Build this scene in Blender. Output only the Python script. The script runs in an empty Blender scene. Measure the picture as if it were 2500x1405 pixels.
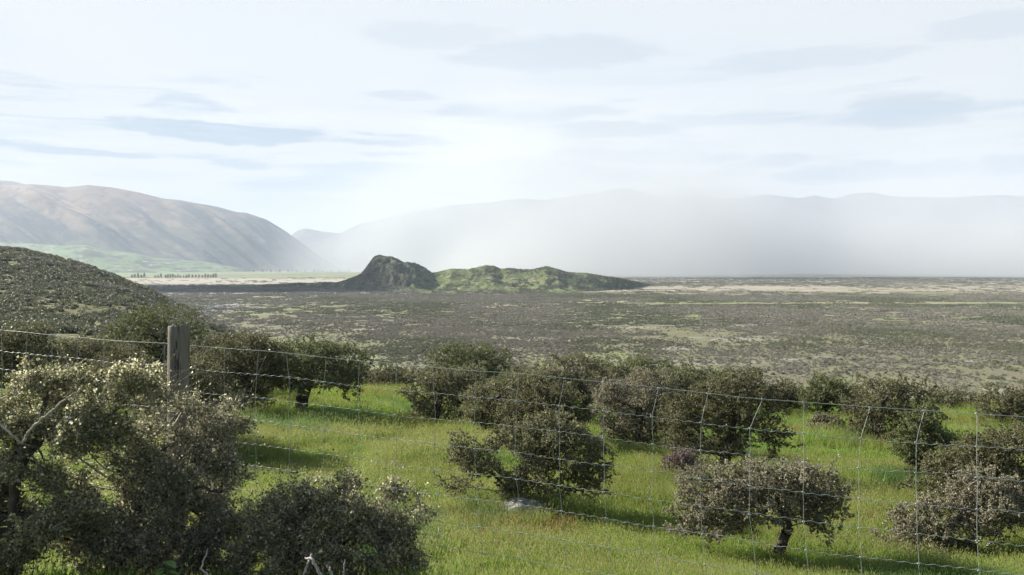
import bpy, math, random
import numpy as np
from mathutils import Vector
R = math.radians
sc = bpy.context.scene
COL = sc.collection
F = 1962.0            # focal length of the photograph in its own pixels (2500 wide)
HZ = 650.0            # row of the true horizon in the photograph
PLAIN = -60.0         # the river flat lies 60 m below the eye (the eye is z = 0)

# ---------------------------------------------------------------- camera
cd = bpy.data.cameras.new('camera')
cam = bpy.data.objects.new('camera', cd); COL.objects.link(cam)
cam.location = (0, 0, 0); cam.rotation_euler = (R(90), 0, 0)
cd.sensor_width = 36; cd.lens = 36 * F / 2500; cd.shift_y = -(702.5 - HZ) / 2500
cd.clip_start = 0.05; cd.clip_end = 120000
sc.camera = cam

# ---------------------------------------------------------------- light, exposure
SUN_AZ, SUN_EL = 25.0, 27.0       # sun stands to the left, a little beyond the scene
sd = Vector((-math.cos(R(SUN_AZ)) * math.cos(R(SUN_EL)), math.sin(R(SUN_AZ)) * math.cos(R(SUN_EL)), math.sin(R(SUN_EL))))
sl = bpy.data.lights.new('sun', 'SUN'); sl.energy = 5.0; sl.angle = R(0.6); sl.color = (1.0, 0.955, 0.87)
so = bpy.data.objects.new('sun', sl); COL.objects.link(so)
so.rotation_euler = sd.to_track_quat('Z', 'Y').to_euler(); so.location = (-30, 10, 30)
sc.view_settings.view_transform = 'Standard'; sc.view_settings.look = 'None'
sc.view_settings.gamma = 1; sc.view_settings.use_curve_mapping = False
sc.view_settings.exposure = 1.68
EXPO = 2 ** 1.68
sc.render.engine = 'CYCLES'
cy = sc.cycles
cy.use_denoising = True
cy.max_bounces = 6; cy.diffuse_bounces = 2; cy.glossy_bounces = 1; cy.transmission_bounces = 2
cy.volume_bounces = 2; cy.transparent_max_bounces = 4
cy.volume_step_rate = 1.0; cy.volume_max_steps = 96
cy.sample_clamp_indirect = 6

class NT:
    """small helper for node trees"""
    def __init__(s, tree): s.t = tree; s.n = tree.nodes; s.l = tree.links
    def add(s, typ, **kw):
        n = s.n.new(typ)
        for k, v in kw.items(): setattr(n, k, v)
        return n
    def put(s, sock, v):
        if isinstance(v, bpy.types.NodeSocket): s.l.new(v, sock)
        elif v is not None:
            if isinstance(v, (tuple, list)) and len(v) == 3 and sock.type == 'RGBA': v = (*v, 1)
            sock.default_value = v
    def m(s, op, a, b=None, c=None, clamp=False):
        n = s.add('ShaderNodeMath', operation=op); n.use_clamp = clamp
        for i, v in enumerate((a, b, c)): s.put(n.inputs[i], v)
        return n.outputs[0]
    def vm(s, op, a, b=None):
        n = s.add('ShaderNodeVectorMath', operation=op)
        for i, v in enumerate((a, b)): s.put(n.inputs[i], v)
        return n.outputs[0]
    def mix(s, f, a, b, blend='MIX'):
        n = s.add('ShaderNodeMix', data_type='RGBA', blend_type=blend)
        s.put(n.inputs[0], f); s.put(n.inputs[6], a); s.put(n.inputs[7], b)
        return n.outputs[2]
    def noise(s, vec, scale, detail=4, rough=.55, dist=0, typ='FBM'):
        n = s.add('ShaderNodeTexNoise', noise_dimensions='3D')
        s.put(n.inputs['Vector'], vec); s.put(n.inputs['Scale'], scale); s.put(n.inputs['Detail'], detail)
        s.put(n.inputs['Roughness'], rough); s.put(n.inputs['Distortion'], dist)
        return n.outputs[0]
    def ss(s, v, a, b, c=0.0, d=1.0):
        n = s.add('ShaderNodeMapRange', interpolation_type='SMOOTHSTEP')
        s.put(n.inputs[0], v); s.put(n.inputs[1], a); s.put(n.inputs[2], b); s.put(n.inputs[3], c); s.put(n.inputs[4], d)
        return n.outputs[0]
    def ramp(s, f, stops):
        n = s.add('ShaderNodeValToRGB'); e = n.color_ramp.elements
        while len(e) > 1: e.remove(e[-1])
        e[0].position = stops[0][0]; e[0].color = (*stops[0][1], 1)
        for p, c in stops[1:]:
            x = e.new(p); x.color = (*c, 1)
        s.put(n.inputs[0], f); return n.outputs[0]
    def comb(s, x, y, z):
        n = s.add('ShaderNodeCombineXYZ'); s.put(n.inputs[0], x); s.put(n.inputs[1], y); s.put(n.inputs[2], z); return n.outputs[0]

# ---------------------------------------------------------------- sky
w = bpy.data.worlds.new('World'); sc.world = w; w.use_nodes = True
T = NT(w.node_tree); T.n.clear()
out = T.add('ShaderNodeOutputWorld'); bg = T.add('ShaderNodeBackground'); T.l.new(bg.outputs[0], out.inputs[0])
sky = T.add('ShaderNodeTexSky', sky_type='NISHITA'); sky.sun_disc = False
sky.sun_elevation = R(SUN_EL); sky.sun_rotation = math.atan2(sd.x, sd.y)
sky.altitude = 600; sky.dust_density = 2.0
tc = T.add('ShaderNodeTexCoord'); sx = T.add('ShaderNodeSeparateXYZ'); T.l.new(tc.outputs['Generated'], sx.inputs[0])
az = T.m('ARCTAN2', sx.outputs[0], sx.outputs[1]); el = T.m('ARCSINE', sx.outputs[2])
K = 1.0 / EXPO / 0.05   # background strength is 0.05
def c3(r, g, b, k=1.0): return (r * K * k, g * K * k, b * K * k)
flat = T.comb(T.m('MULTIPLY', az, 1.6), T.m('MULTIPLY', el, 6.5), 0.3)
flat2 = T.comb(T.m('MULTIPLY', az, 1.2), T.m('MULTIPLY', el, 3.2), 4.3)
n1 = T.noise(flat2, 1.9, 4, .5, .6)
n2 = T.noise(flat, 3.6, 9, .62, .7)
warp = T.m('SUBTRACT', T.noise(T.comb(T.m('MULTIPLY', az, 11.0), T.m('MULTIPLY', el, 46.0), 1.7), 1.0, 9, .66), 0.5)
warp2 = T.m('SUBTRACT', T.noise(T.comb(T.m('MULTIPLY', az, 5.0), T.m('MULTIPLY', el, 22.0), 7.7), 1.6, 9, .66), 0.5)
uw = T.m('ADD', az, T.m('MULTIPLY', warp, 0.17)); vw = T.m('ADD', el, T.m('MULTIPLY', warp2, 0.034))
veil = T.mix(T.ss(n1, .34, .66), c3(.815, .865, .905), c3(.87, .895, .91))
veil = T.mix(T.ss(n2, .48, .72, 0, .85), veil, c3(.85, .885, .90))
low = T.ss(el, R(6.5), R(14.0), 1.0, 0.0)
veil = T.mix(T.m('MULTIPLY', low, .9), veil, c3(.85, .865, .85))
streaks = [(560, 322, 260, 20, 1), (440, 255, 120, 24, .6), (960, 348, 160, 12, .75), (110, 361, 260, 10, .85), (590, 402, 62, 12, .7),
           (1310, 275, 190, 24, .7), (1480, 316, 175, 15, .9), (1420, 372, 90, 11, .8), (1640, 385, 200, 17, .9), (1850, 393, 110, 15, .6),
           (1300, 405, 130, 17, .85), (1540, 428, 260, 15, .7), (2100, 420, 200, 20, .75), (2460, 405, 110, 22, .7), (2230, 268, 130, 36, .6),
           (2130, 215, 150, 8, .4), (800, 450, 200, 16, .4), (980, 235, 90, 12, .45), (980, 382, 70, 6, .6), (910, 412, 60, 10, .5),
           (300, 425, 180, 12, .25), (20, 405, 60, 8, .4), (1050, 85, 160, 30, .25), (2450, 60, 200, 30, .3), (1350, 130, 220, 36, .4), (1950, 145, 260, 22, .3),
           (-500, 330, 300, 20, .8), (3100, 340, 300, 22, .8), (3300, 200, 260, 30, .5)]
rag = T.m('MULTIPLY', T.m('SUBTRACT', T.noise(T.comb(T.m('MULTIPLY', az, 16.0), T.m('MULTIPLY', el, 85.0), 2.2), 1.0, 9, .68, .4), 0.5), 1.7)
acc = 0.0
for (px, py, hw, hh, st) in streaks:
    a0 = math.atan((px - 1250) / F); e0 = math.atan((HZ - py) / math.hypot(F, px - 1250))
    sw = hw / F * 1.25 * math.cos(a0) ** 2; sh = hh / F * 1.25 * math.cos(a0)
    du = T.m('DIVIDE', T.m('SUBTRACT', uw, a0), sw)
    dv = T.m('DIVIDE', T.m('SUBTRACT', vw, e0), sh)
    d = T.m('ADD', T.m('ADD', T.m('MULTIPLY', du, du), T.m('MULTIPLY', dv, dv)), rag)
    acc = T.m('MAXIMUM', acc, T.ss(d, 0.45, 1.12, st, 0.0))
veil = T.mix(T.m('MULTIPLY', acc, .95, clamp=True), veil, c3(.47, .575, .67))
band = T.m('MULTIPLY', T.ss(el, R(3), R(5.5)), T.ss(el, R(14.5), R(10.5)))
n3 = T.noise(T.comb(T.m('MULTIPLY', az, 2.6), T.m('MULTIPLY', el, 32.0), 11.3), 1.0, 9, .64, .5)
veil = T.mix(T.m('MULTIPLY', T.ss(n3, .52, .62, 0, .8), band), veil, c3(.58, .67, .75))
veil = T.mix(T.m('MULTIPLY', T.ss(n3, .46, .34, 0, .8), band), veil, c3(.93, .945, .93))
# white rims above the lens clouds
acc = 0.0
for (px, py, hw, hh, st) in [(1320, 250, 170, 16, .9), (560, 285, 240, 12, .8), (960, 205, 80, 18, .8), (450, 182, 60, 14, .7), (120, 335, 200, 14, .7), (2160, 236, 110, 9, .5), (1800, 368, 160, 8, .6)]:
    a0 = math.atan((px - 1250) / F); e0 = math.atan((HZ - py) / math.hypot(F, px - 1250))
    du = T.m('DIVIDE', T.m('SUBTRACT', uw, a0), hw / F * 1.2); dv = T.m('DIVIDE', T.m('SUBTRACT', vw, e0), hh / F * 1.3)
    acc = T.m('MAXIMUM', acc, T.ss(T.m('ADD', T.m('MULTIPLY', du, du), T.m('MULTIPLY', dv, dv)), 0.1, 1.2, st, 0.0))
veil = T.mix(T.m('MULTIPLY', acc, .7), veil, c3(.90, .92, .915))
# the veil of cloud thins overhead and shows the blue sky
cover = T.ss(el, R(18.5), R(32), 0.95, 0.08)
cover = T.m('MULTIPLY', cover, T.ss(sx.outputs[1], -.5, .25, .45, 1.0))
fin = T.mix(cover, sky.outputs[0], veil)
T.l.new(fin, bg.inputs[0]); bg.inputs[1].default_value = 0.05

# ---------------------------------------------------------------- numpy helpers
def _h(ix, iy, iz, s):
    v = (ix.astype(np.int64) * 374761393 + iy.astype(np.int64) * 668265263 + iz.astype(np.int64) * 2147483647 + s * 1274126177) & 0xFFFFFFFF
    v = ((v ^ (v >> 13)) * 1274126177) & 0xFFFFFFFF
    v = ((v ^ (v >> 15)) * 2246822519) & 0xFFFFFFFF
    return ((v ^ (v >> 16)) & 0xFFFFFF) / float(0xFFFFFF)
def vnoise(x, y, z=0.0, s=0):
    x = np.asarray(x, float); y = np.asarray(y, float) + 0 * x; z = np.asarray(z, float) + 0 * x
    ix, iy, iz = np.floor(x), np.floor(y), np.floor(z)
    fx, fy, fz = x - ix, y - iy, z - iz
    fx = fx * fx * (3 - 2 * fx); fy = fy * fy * (3 - 2 * fy); fz = fz * fz * (3 - 2 * fz)
    def c(a, b, d): return _h(ix + a, iy + b, iz + d, s)
    def plane(d):
        return (c(0, 0, d) * (1 - fx) + c(1, 0, d) * fx) * (1 - fy) + (c(0, 1, d) * (1 - fx) + c(1, 1, d) * fx) * fy
    if not np.any(fz): return plane(0)
    return plane(0) * (1 - fz) + plane(1) * fz
def fbm(x, y, z=0.0, o=4, s=0, g=.5):
    t = 0; a = 1; n = 0
    for i in range(o):
        t = t + a * vnoise(np.asarray(x) * 2 ** i, np.asarray(y) * 2 ** i, np.asarray(z) * 2 ** i, s + i * 7); n += a; a *= g
    return t / n          # 0..1
def sstep(x, a, b):
    t = np.clip((x - a) / (b - a), 0, 1); return t * t * (3 - 2 * t)
def interp(x, pts):
    p = np.array(pts, float); return np.interp(x, p[:, 0], p[:, 1])

def mesh_from(name, verts, faces_list, mats, midx=None, tint=None, smooth=False, col=None):
    """faces_list: list of (n,k) int arrays; tint: per-face float; col: per-vertex colour (n,3)"""
    me = bpy.data.meshes.new(name)
    verts = np.ascontiguousarray(verts, np.float32)
    me.vertices.add(len(verts)); me.vertices.foreach_set('co', verts.ravel())
    loops = np.concatenate([f.ravel() for f in faces_list]).astype(np.int32)
    tot = np.concatenate([np.full(len(f), f.shape[1], np.int32) for f in faces_list])
    st = np.concatenate([[0], np.cumsum(tot)[:-1]]).astype(np.int32)
    me.loops.add(len(loops)); me.loops.foreach_set('vertex_index', loops)
    me.polygons.add(len(tot)); me.polygons.foreach_set('loop_start', st); me.polygons.foreach_set('loop_total', tot)
    for m in mats: me.materials.append(m)
    if midx is not None: me.polygons.foreach_set('material_index', np.asarray(midx, np.int32))
    if smooth: me.polygons.foreach_set('use_smooth', np.ones(len(tot), bool))
    if tint is not None:
        a = me.attributes.new('tint', 'FLOAT', 'FACE'); a.data.foreach_set('value', np.asarray(tint, np.float32))
    if col is not None:
        a = me.attributes.new('col', 'FLOAT_COLOR', 'POINT')
        a.data.foreach_set('color', np.concatenate([col, np.ones((len(col), 1))], 1).astype(np.float32).ravel())
    me.update(calc_edges=True); me.validate()
    return me
def link(name, me, parent=None, kind=None, label=None, cat=None, group=None, loc=None):
    o = bpy.data.objects.new(name, me); COL.objects.link(o)
    if parent: o.parent = parent
    if loc is not None: o.location = loc
    for k, v in (('kind', kind), ('label', label), ('category', cat), ('group', group)):
        if v: o[k] = v
    return o
def grid_faces(nu, nv):
    i = np.arange(nu - 1)[:, None] * nv + np.arange(nv - 1)[None, :]
    i = i.ravel(); return np.stack([i, i + nv, i + nv + 1, i + 1], 1)
def tubes(A, B, ra, rb, k=5):
    """frusta from A to B, returns verts, quads"""
    A = np.asarray(A, float); B = np.asarray(B, float); n = len(A)
    d = B - A; d /= np.linalg.norm(d, axis=1, keepdims=True) + 1e-9
    up = np.where(np.abs(d[:, 2:3]) > .9, np.array([[1., 0, 0]]), np.array([[0, 0, 1.]]))
    u = np.cross(d, up); u /= np.linalg.norm(u, axis=1, keepdims=True) + 1e-9; v = np.cross(d, u)
    th = np.arange(k) * 2 * math.pi / k
    ring = u[:, None, :] * np.cos(th)[None, :, None] + v[:, None, :] * np.sin(th)[None, :, None]
    V = np.concatenate([A[:, None] + ring * np.asarray(ra).reshape(-1, 1, 1), B[:, None] + ring * np.asarray(rb).reshape(-1, 1, 1)], 1).reshape(-1, 3)
    b = (np.arange(n) * 2 * k)[:, None]; j = np.arange(k)[None, :]; j2 = (j + 1) % k
    Q = np.stack([b + j, b + j2, b + k + j2, b + k + j], 2).reshape(-1, 4)
    return V, Q
def polytube(P, r, k=6):
    """one continuous tube along polyline P (n,3), radius r scalar/array, closed ends"""
    P = np.asarray(P, float); n = len(P); r = np.broadcast_to(np.asarray(r, float), (n,))
    d = np.gradient(P, axis=0); d /= np.linalg.norm(d, axis=1, keepdims=True) + 1e-9
    ref = np.array([0, 0, 1.]) if abs(d[:, 2]).mean() < .8 else np.array([0, 1., 0])
    u = np.cross(d, ref); u /= np.linalg.norm(u, axis=1, keepdims=True) + 1e-9; v = np.cross(d, u)
    th = np.arange(k) * 2 * math.pi / k
    V = P[:, None] + (u[:, None] * np.cos(th)[None, :, None] + v[:, None] * np.sin(th)[None, :, None]) * r[:, None, None]
    V = V.reshape(-1, 3); i = (np.arange(n - 1) * k)[:, None]; j = np.arange(k)[None, :]; j2 = (j + 1) % k
    Q = np.stack([i + j, i + j2, i + k + j2, i + k + j], 2).reshape(-1, 4)
    return V, Q
def join(parts):
    V = []; Q = []; o = 0
    for v, q in parts: V.append(v); Q.append(q + o); o += len(v)
    return np.concatenate(V), np.concatenate(Q)

# ---------------------------------------------------------------- materials
def mat(name):
    m = bpy.data.materials.new(name); m.use_nodes = True
    t = NT(m.node_tree); t.n.clear(); o = t.add('ShaderNodeOutputMaterial'); return m, t, o
def principled(t, o, colour, rough=.85, spec=.2, bump=None, bstr=.5, bdist=.05, metal=0.0):
    p = t.add('ShaderNodeBsdfPrincipled'); t.put(p.inputs['Base Color'], colour)
    p.inputs['Roughness'].default_value = rough; p.inputs['Specular IOR Level'].default_value = spec; p.inputs['Metallic'].default_value = metal
    if bump is not None:
        b = t.add('ShaderNodeBump'); b.inputs['Strength'].default_value = bstr; b.inputs['Distance'].default_value = bdist
        t.l.new(bump, b.inputs['Height']); t.l.new(b.outputs[0], p.inputs['Normal'])
    t.l.new(p.outputs[0], o.inputs[0]); return p
def pos(t): return t.add('ShaderNodeNewGeometry').outputs['Position']

def leaf_mat(name, stops, transl=.35, spec=.10):
    m, t, o = mat(name)
    a = t.add('ShaderNodeAttribute', attribute_name='tint').outputs['Fac']
    c = t.ramp(a, stops)
    p = t.add('ShaderNodeBsdfPrincipled'); t.put(p.inputs['Base Color'], c); p.inputs['Roughness'].default_value = .5
    p.inputs['Specular IOR Level'].default_value = spec
    tr = t.add('ShaderNodeBsdfTranslucent'); t.l.new(c, tr.inputs[0])
    mx = t.add('ShaderNodeMixShader'); mx.inputs[0].default_value = transl
    t.l.new(p.outputs[0], mx.inputs[1]); t.l.new(tr.outputs[0], mx.inputs[2]); t.l.new(mx.outputs[0], o.inputs[0]); return m
LEAF = {
 'olive': leaf_mat('leaf_olive', [(0, (0.052, 0.052, 0.028)), (.35, (0.108, 0.108, 0.045)), (.75, (0.201, 0.189, 0.088)), (1, (0.312, 0.280, 0.210))]),
 'green': leaf_mat('leaf_green', [(0, (0.049, 0.060, 0.025)), (.4, (0.114, 0.133, 0.045)), (.8, (0.210, 0.231, 0.088)), (1, (0.299, 0.299, 0.193))]),
 'brown': leaf_mat('leaf_brown', [(0, (0.057, 0.055, 0.029)), (.4, (0.148, 0.150, 0.072)), (.8, (0.257, 0.253, 0.138)), (1, (0.456, 0.445, 0.264))]),
 'grey':  leaf_mat('leaf_grey',  [(0, (0.090, 0.079, 0.061)), (.35, (0.187, 0.170, 0.113)), (.75, (0.338, 0.315, 0.204)), (1, (0.502, 0.461, 0.315))]),
 'pale':  leaf_mat('leaf_pale',  [(0, (0.071, 0.065, 0.033)), (.35, (0.193, 0.187, 0.089)), (.65, (0.374, 0.362, 0.201)), (1, (0.732, 0.710, 0.469))], .5),
 'silver':leaf_mat('leaf_silver',[(0, (0.061, 0.058, 0.035)), (.35, (0.171, 0.166, 0.091)), (.70, (0.330, 0.315, 0.192)), (1, (0.671, 0.630, 0.442))], .5),
 'purple':leaf_mat('leaf_purple',[(0, (0.088, 0.058, 0.052)), (.5, (0.210, 0.145, 0.131)), (1, (0.286, 0.289, 0.245))]),
}
def bark_mat(name, a, b, sc_=30):
    m, t, o = mat(name); g = t.add('ShaderNodeTexCoord').outputs['Object']
    n = t.noise(g, sc_, 6, .65); n2 = t.noise(g, sc_ * .12, 3)
    principled(t, o, t.mix(t.ss(n2, .35, .65), t.mix(n, a, b), b), .9, .15, n, .6, .01); return m
BARK = bark_mat('bark', (.028, .023, .018), (.09, .078, .066))
TWIG = bark_mat('twig_bark', (.16, .14, .12), (.36, .33, .30))
SILVER = bark_mat('silver_twig', (.15, .135, .10), (.40, .37, .30), 40)
DEADWOOD = bark_mat('weathered_wood', (.20, .18, .16), (.42, .39, .36), 60)

# ---------------------------------------------------------------- terrain: home paddock (terrace)
PROF = [(-400, 2), (-40, -1.6), (0, -1.65), (3.2, -1.70), (4.4, -1.80), (6, -2.6), (8, -3.45), (10, -4.15), (12, -4.62), (14, -4.92), (18, -5.43), (22, -5.80),
        (28, -6.25), (35, -6.68), (40, -6.95), (45, -7.3), (50, -8.0), (56, -9.8), (65, -14), (90, -26), (130, -42), (180, -57), (230, -68), (400, -80)]
def ground(x, y):
    x = np.asarray(x, float); y = np.asarray(y, float)
    tilt = -.035 * np.clip(x, -60, 60) * sstep(y, -2, 3.5)
    z = interp(y, PROF) + tilt
    am = sstep(y, 8, 16)
    z = z + (fbm(x * .12, y * .12, s=3, o=3) - .5) * .7 * am + (fbm(x * .6, y * .6, s=9, o=3) - .5) * .16
    return z
def on_ground(px, py):
    """where the sight line through this image point of the photograph meets the paddock"""
    a, b = (px - 1250) / F, (py - HZ) / F
    lo = 6.0
    ys = np.arange(lo, 60, .05); g = ground(a * ys, ys); d = g + b * ys
    k = np.argmax(d > 0) if (d > 0).any() else len(ys) - 1
    return a * ys[k], ys[k], g[k]

m, t, o = mat('paddock_soil'); P = pos(t)
red = t.ss(t.noise(P, .13, 4, .6, .8), .60, .72); gr = t.noise(P, .35, 4, .6)
c = t.mix(t.ss(gr, .35, .65), (.075, .115, .018), (.12, .16, .03))
c = t.mix(t.m('MULTIPLY', red, .6), c, (.17, .085, .035))
c = t.mix(t.ss(t.noise(P, 9, 4), .5, .75, 0, .5), c, (.11, .10, .05))
principled(t, o, c, .95, .1, t.noise(P, 22, 5), .6, .05); SOIL = m
ys = np.concatenate([np.linspace(-60, 2, 32), np.linspace(2.2, 60, 240), np.linspace(61, 400, 130)])
xs = np.concatenate([np.linspace(-400, -62, 70), np.linspace(-60, 60, 300), np.linspace(62, 400, 70)])
X, Y = np.meshgrid(ys * 0 + 1, xs); YY, XX = np.meshgrid(ys, xs)
Z = ground(XX, YY)
me = mesh_from('ground', np.stack([XX.ravel(), YY.ravel(), Z.ravel()], 1), [grid_faces(len(xs), len(ys))[:, ::-1]], [SOIL], smooth=True)
link('ground', me, kind='structure')

# ---------------------------------------------------------------- the river flat: one sheet to the horizon
def dist(py): return -PLAIN * F / (py - HZ)
def cover_at(x, y):
    """how thickly scrub stands on the flat, 0..1"""
    r = np.hypot(x, y) + 1e-6; a = x / np.maximum(y, 1)
    n = fbm(x / 150, y / 190, s=21, o=4, g=.6); n2 = fbm(x / 38, y / 45, s=31, o=3, g=.6)
    base = interp(y, [(0, .56), (330, .56), (400, .58), (480, .64), (560, .72), (900, .74), (1150, .68), (1230, .56), (1300, .60), (1450, .66), (1700, .52), (1850, .42),
                      (1950, .22), (2300, .18), (2500, .45), (3000, .5), (3600, .45), (5200, .3)])
    left = sstep(a, -.08, -.30) * sstep(y, 420, 620) * (1 - sstep(y, 1500, 1750))
    base = base - .22 * left
    lawn = sstep(a, -.24, -.19) * (1 - sstep(a, -.08, -.02)) * sstep(y, 360, 400) * (1 - sstep(y, 500, 560)); base = base - .42 * lawn
    far_left = sstep(a, -.02, -.12) * sstep(y, 1600, 1700) * (1 - sstep(y, 2500, 2700))
    base = base * (1 - far_left) + .80 * far_left
    beige = sstep(a, -.10, -.16) * sstep(y, 2550, 2700) ; base = base * (1 - beige) + .02 * beige
    gravel = sstep(n, .62, .68) * sstep(n2, .50, .56)
    strip = np.exp(-((y - 1290 - 110 * (fbm(x / 400, y * 0, s=5) - .5)) / 28) ** 2) * sstep(a, .12, .2)
    n4 = fbm(x / 13, y / 18, s=33, o=3, g=.6)
    v = base - .04 + (n - .5) * 1.3 + (n2 - .5) * .9 + (n4 - .5) * 1.1 * (1 - sstep(y, 900, 1500)) - strip * .8
    return np.clip(v, 0, 1), n, n2, a, strip
ang = np.concatenate([np.linspace(-180, -50, 40)[:-1], np.linspace(-50, 50, 520), np.linspace(50, 180, 40)[1:]])
rad = np.concatenate([[1, 60, 130, 180], np.geomspace(220, 9000, 560), [12000, 16000, 22000, 30000, 60000]])
AA, RR = np.meshgrid(np.radians(ang), rad, indexing='ij')
XX, YY = RR * np.sin(AA), RR * np.cos(AA)
x, y = XX.ravel(), YY.ravel()
cv, n, n2, a, strip = cover_at(x, y)
n3 = fbm(x / 14, y / 20, s=41, o=3)
def mixc(c, d, f): return c * (1 - f[:, None]) + np.array(d) * f[:, None]
C = np.tile(np.array([.145, .142, .078]), (len(x), 1))
C = mixc(C, (.16, .19, .065), sstep(fbm(x / 210, y / 260, s=51), .48, .60) * (1 - sstep(y, 1700, 2000)))
C = mixc(C, (.15, .20, .06), sstep(a, -.08, -.3) * sstep(y, 330, 420) * (1 - sstep(y, 500, 800)) * .6)
C = mixc(C, (.19, .21, .11), sstep(a, -.24, -.19) * (1 - sstep(a, -.08, -.02)) * sstep(y, 350, 400) * (1 - sstep(y, 500, 600)) * .8)
C = mixc(C, (.13, .115, .085), sstep(n3, .45, .65) * .7)
C = mixc(C, (.135, .120, .090), sstep(cv, .45, .75) * .8)
C = mixc(C, (.25, .24, .21), sstep(fbm(x / 60, y / 28, s=61, o=4, g=.6), .66, .72) * .7)
C = mixc(C, (.40, .34, .25), sstep(fbm(x / 120, y / 60, s=71), .60, .68) * sstep(y, 900, 1500) * .8)
C = mixc(C, (.17, .19, .085), np.clip(strip * 1.3, 0, 1) * .7)
pink = sstep(y, 1850, 1960) * (1 - sstep(y, 2350, 2700)) * sstep(a, -.14, -.02)
C = mixc(C, (.32, .28, .22), pink * sstep(n3, .25, .5) * .85)
C = mixc(C, (.36, .37, .30), sstep(y, 2600, 3200) * sstep(n2, .4, .6) * sstep(a, 0, .2) * .7)
C = mixc(C, (.20, .185, .16), sstep(a, -.02, -.12) * sstep(y, 1500, 1650) * (1 - sstep(y, 2500, 2700)) * .8)
C = mixc(C, (.36, .325, .265), sstep(a, -.14, -.20) * sstep(y, 2500, 2800) * (1 - sstep(y, 3700, 4200)) * .9)
C = mixc(C, (.17, .22, .10), sstep(a, .0, -.06) * sstep(y, 3900, 4300) * (1 - sstep(y, 7000, 9000)) * sstep(fbm(x / 900, y / 900, s=81), .35, .5))
me = mesh_from('river_flat', np.stack([x, y, np.full(len(x), PLAIN)], 1), [grid_faces(len(ang), len(rad))[:, ::-1]], [], col=C)
m, t, o = mat('river_flat_ground'); P = pos(t)
cc = t.add('ShaderNodeAttribute', attribute_name='col').outputs['Color']
cc = t.mix(t.ss(t.noise(P, .09, 6, .7), .46, .66, 0, .55), cc, (.085, .085, .045))
cc = t.mix(t.ss(t.noise(P, .5, 3, .6), .50, .70, 0, .5), cc, (.30, .27, .19))
principled(t, o, cc, .95, .1, t.noise(P, .4, 5), .5, 1.0); me.materials.append(m)
link('river_flat', me, kind='structure')
# braid of the river on the left
m, t, o = mat('river_water')
principled(t, o, (.10, .12, .12), .35, .5, t.noise(pos(t), .8, 3), .3, .05)
def ribbon(pts, z, name, mtl):
    p = np.array(pts, float); tt = np.linspace(0, 1, 60); s = np.linspace(0, 1, len(p))
    cx, cyy, wd = (np.interp(tt, s, p[:, i]) for i in range(3))
    cx = cx + (fbm(tt * 9, tt * 0, s=5) - .5) * 14
    d = np.stack([np.gradient(cx), np.gradient(cyy)], 1); d /= np.linalg.norm(d, axis=1, keepdims=True); nn = np.stack([-d[:, 1], d[:, 0]], 1)
    k = (0.7 + .6 * fbm(tt * 12, tt * 0, s=8))[:, None] * wd[:, None] * .5
    L = np.stack([cx, cyy], 1) + nn * k; Rr = np.stack([cx, cyy], 1) - nn * k
    V = np.concatenate([np.stack([L, Rr], 1).reshape(-1, 2), np.full((120, 1), z)], 1)
    i = np.arange(59) * 2; me = mesh_from(name, V, [np.stack([i, i + 1, i + 3, i + 2], 1)[:, ::-1]], [mtl])
    if me.polygons[0].normal.z < 0: me.flip_normals()
    return link(name, me, kind='structure')
def pp(px, py, wd): Yd = dist(py); return ((px - 1250) / F * Yd, Yd, wd)
m2, t, o = mat('gravel'); principled(t, o, t.mix(t.noise(pos(t), .3, 5, .7), (.19, .18, .15), (.27, .25, .21)), .95, .1)
ribbon([pp(440, 735, 60), pp(500, 742, 70), pp(560, 752, 90), pp(480, 762, 90), pp(470, 775, 60)], PLAIN + .15, 'riverbed', m2)
ribbon([pp(430, 740, 12), pp(490, 745, 26), pp(530, 750, 50), pp(480, 758, 50), pp(475, 768, 30)], PLAIN + .3, 'river', m)

# ---------------------------------------------------------------- the scrub hillside on the left
RIDGE = [(-2500, 330), (-900, 440), (-400, 530), (0, 605), (60, 612), (130, 628), (230, 655), (300, 684), (360, 708), (400, 733), (480, 772), (560, 812), (640, 856), (760, 905)]
NEAR = [(-2500, 700), (0, 815), (300, 822), (480, 838), (560, 850), (760, 905)]
def hillside(a, yd):
    px = a * F + 1250
    f = sstep(yd, 130, 620) ** .8
    row = interp(px, NEAR) * (1 - f) + interp(px, RIDGE) * f
    row = row + np.clip(150 - yd, 0, 100) * 2.2
    z = -(row - HZ) / F * yd
    back = sstep(yd, 620, 1100); z = z * (1 - back) + (-75) * back
    gul = (fbm(a * 9 + yd * .004, yd * .006, s=14, o=4) - .5)
    z = z + gul * 16 * sstep(yd, 150, 350) * (1 - .6 * sstep(yd, 480, 620)) - 3 * sstep(px, 520, 640)
    return z
aa = np.linspace(-1.9, -.22, 240); yy = np.concatenate([np.linspace(70, 650, 200), np.linspace(660, 1150, 60)])
A_, Y_ = np.meshgrid(aa, yy, indexing='ij'); Z_ = hillside(A_, Y_)
edge = sstep(A_, -.27, -.22); Z_ = Z_ - edge * 30
x, y = (A_ * Y_).ravel(), Y_.ravel()
gn = fbm(x / 30, y / 42, s=77, o=4, g=.6)
C = np.tile(np.array([.11, .11, .045]), (len(x), 1)); C = mixc(C, (.165, .155, .075), sstep(gn, .56, .66)); C = mixc(C, (.10, .12, .03), sstep(fbm(x / 60, y / 80, s=78), .5, .6))
me = mesh_from('hillside', np.stack([x, y, Z_.ravel()], 1), [grid_faces(len(aa), len(yy))[:, ::-1]], [], col=C, smooth=True)
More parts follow.
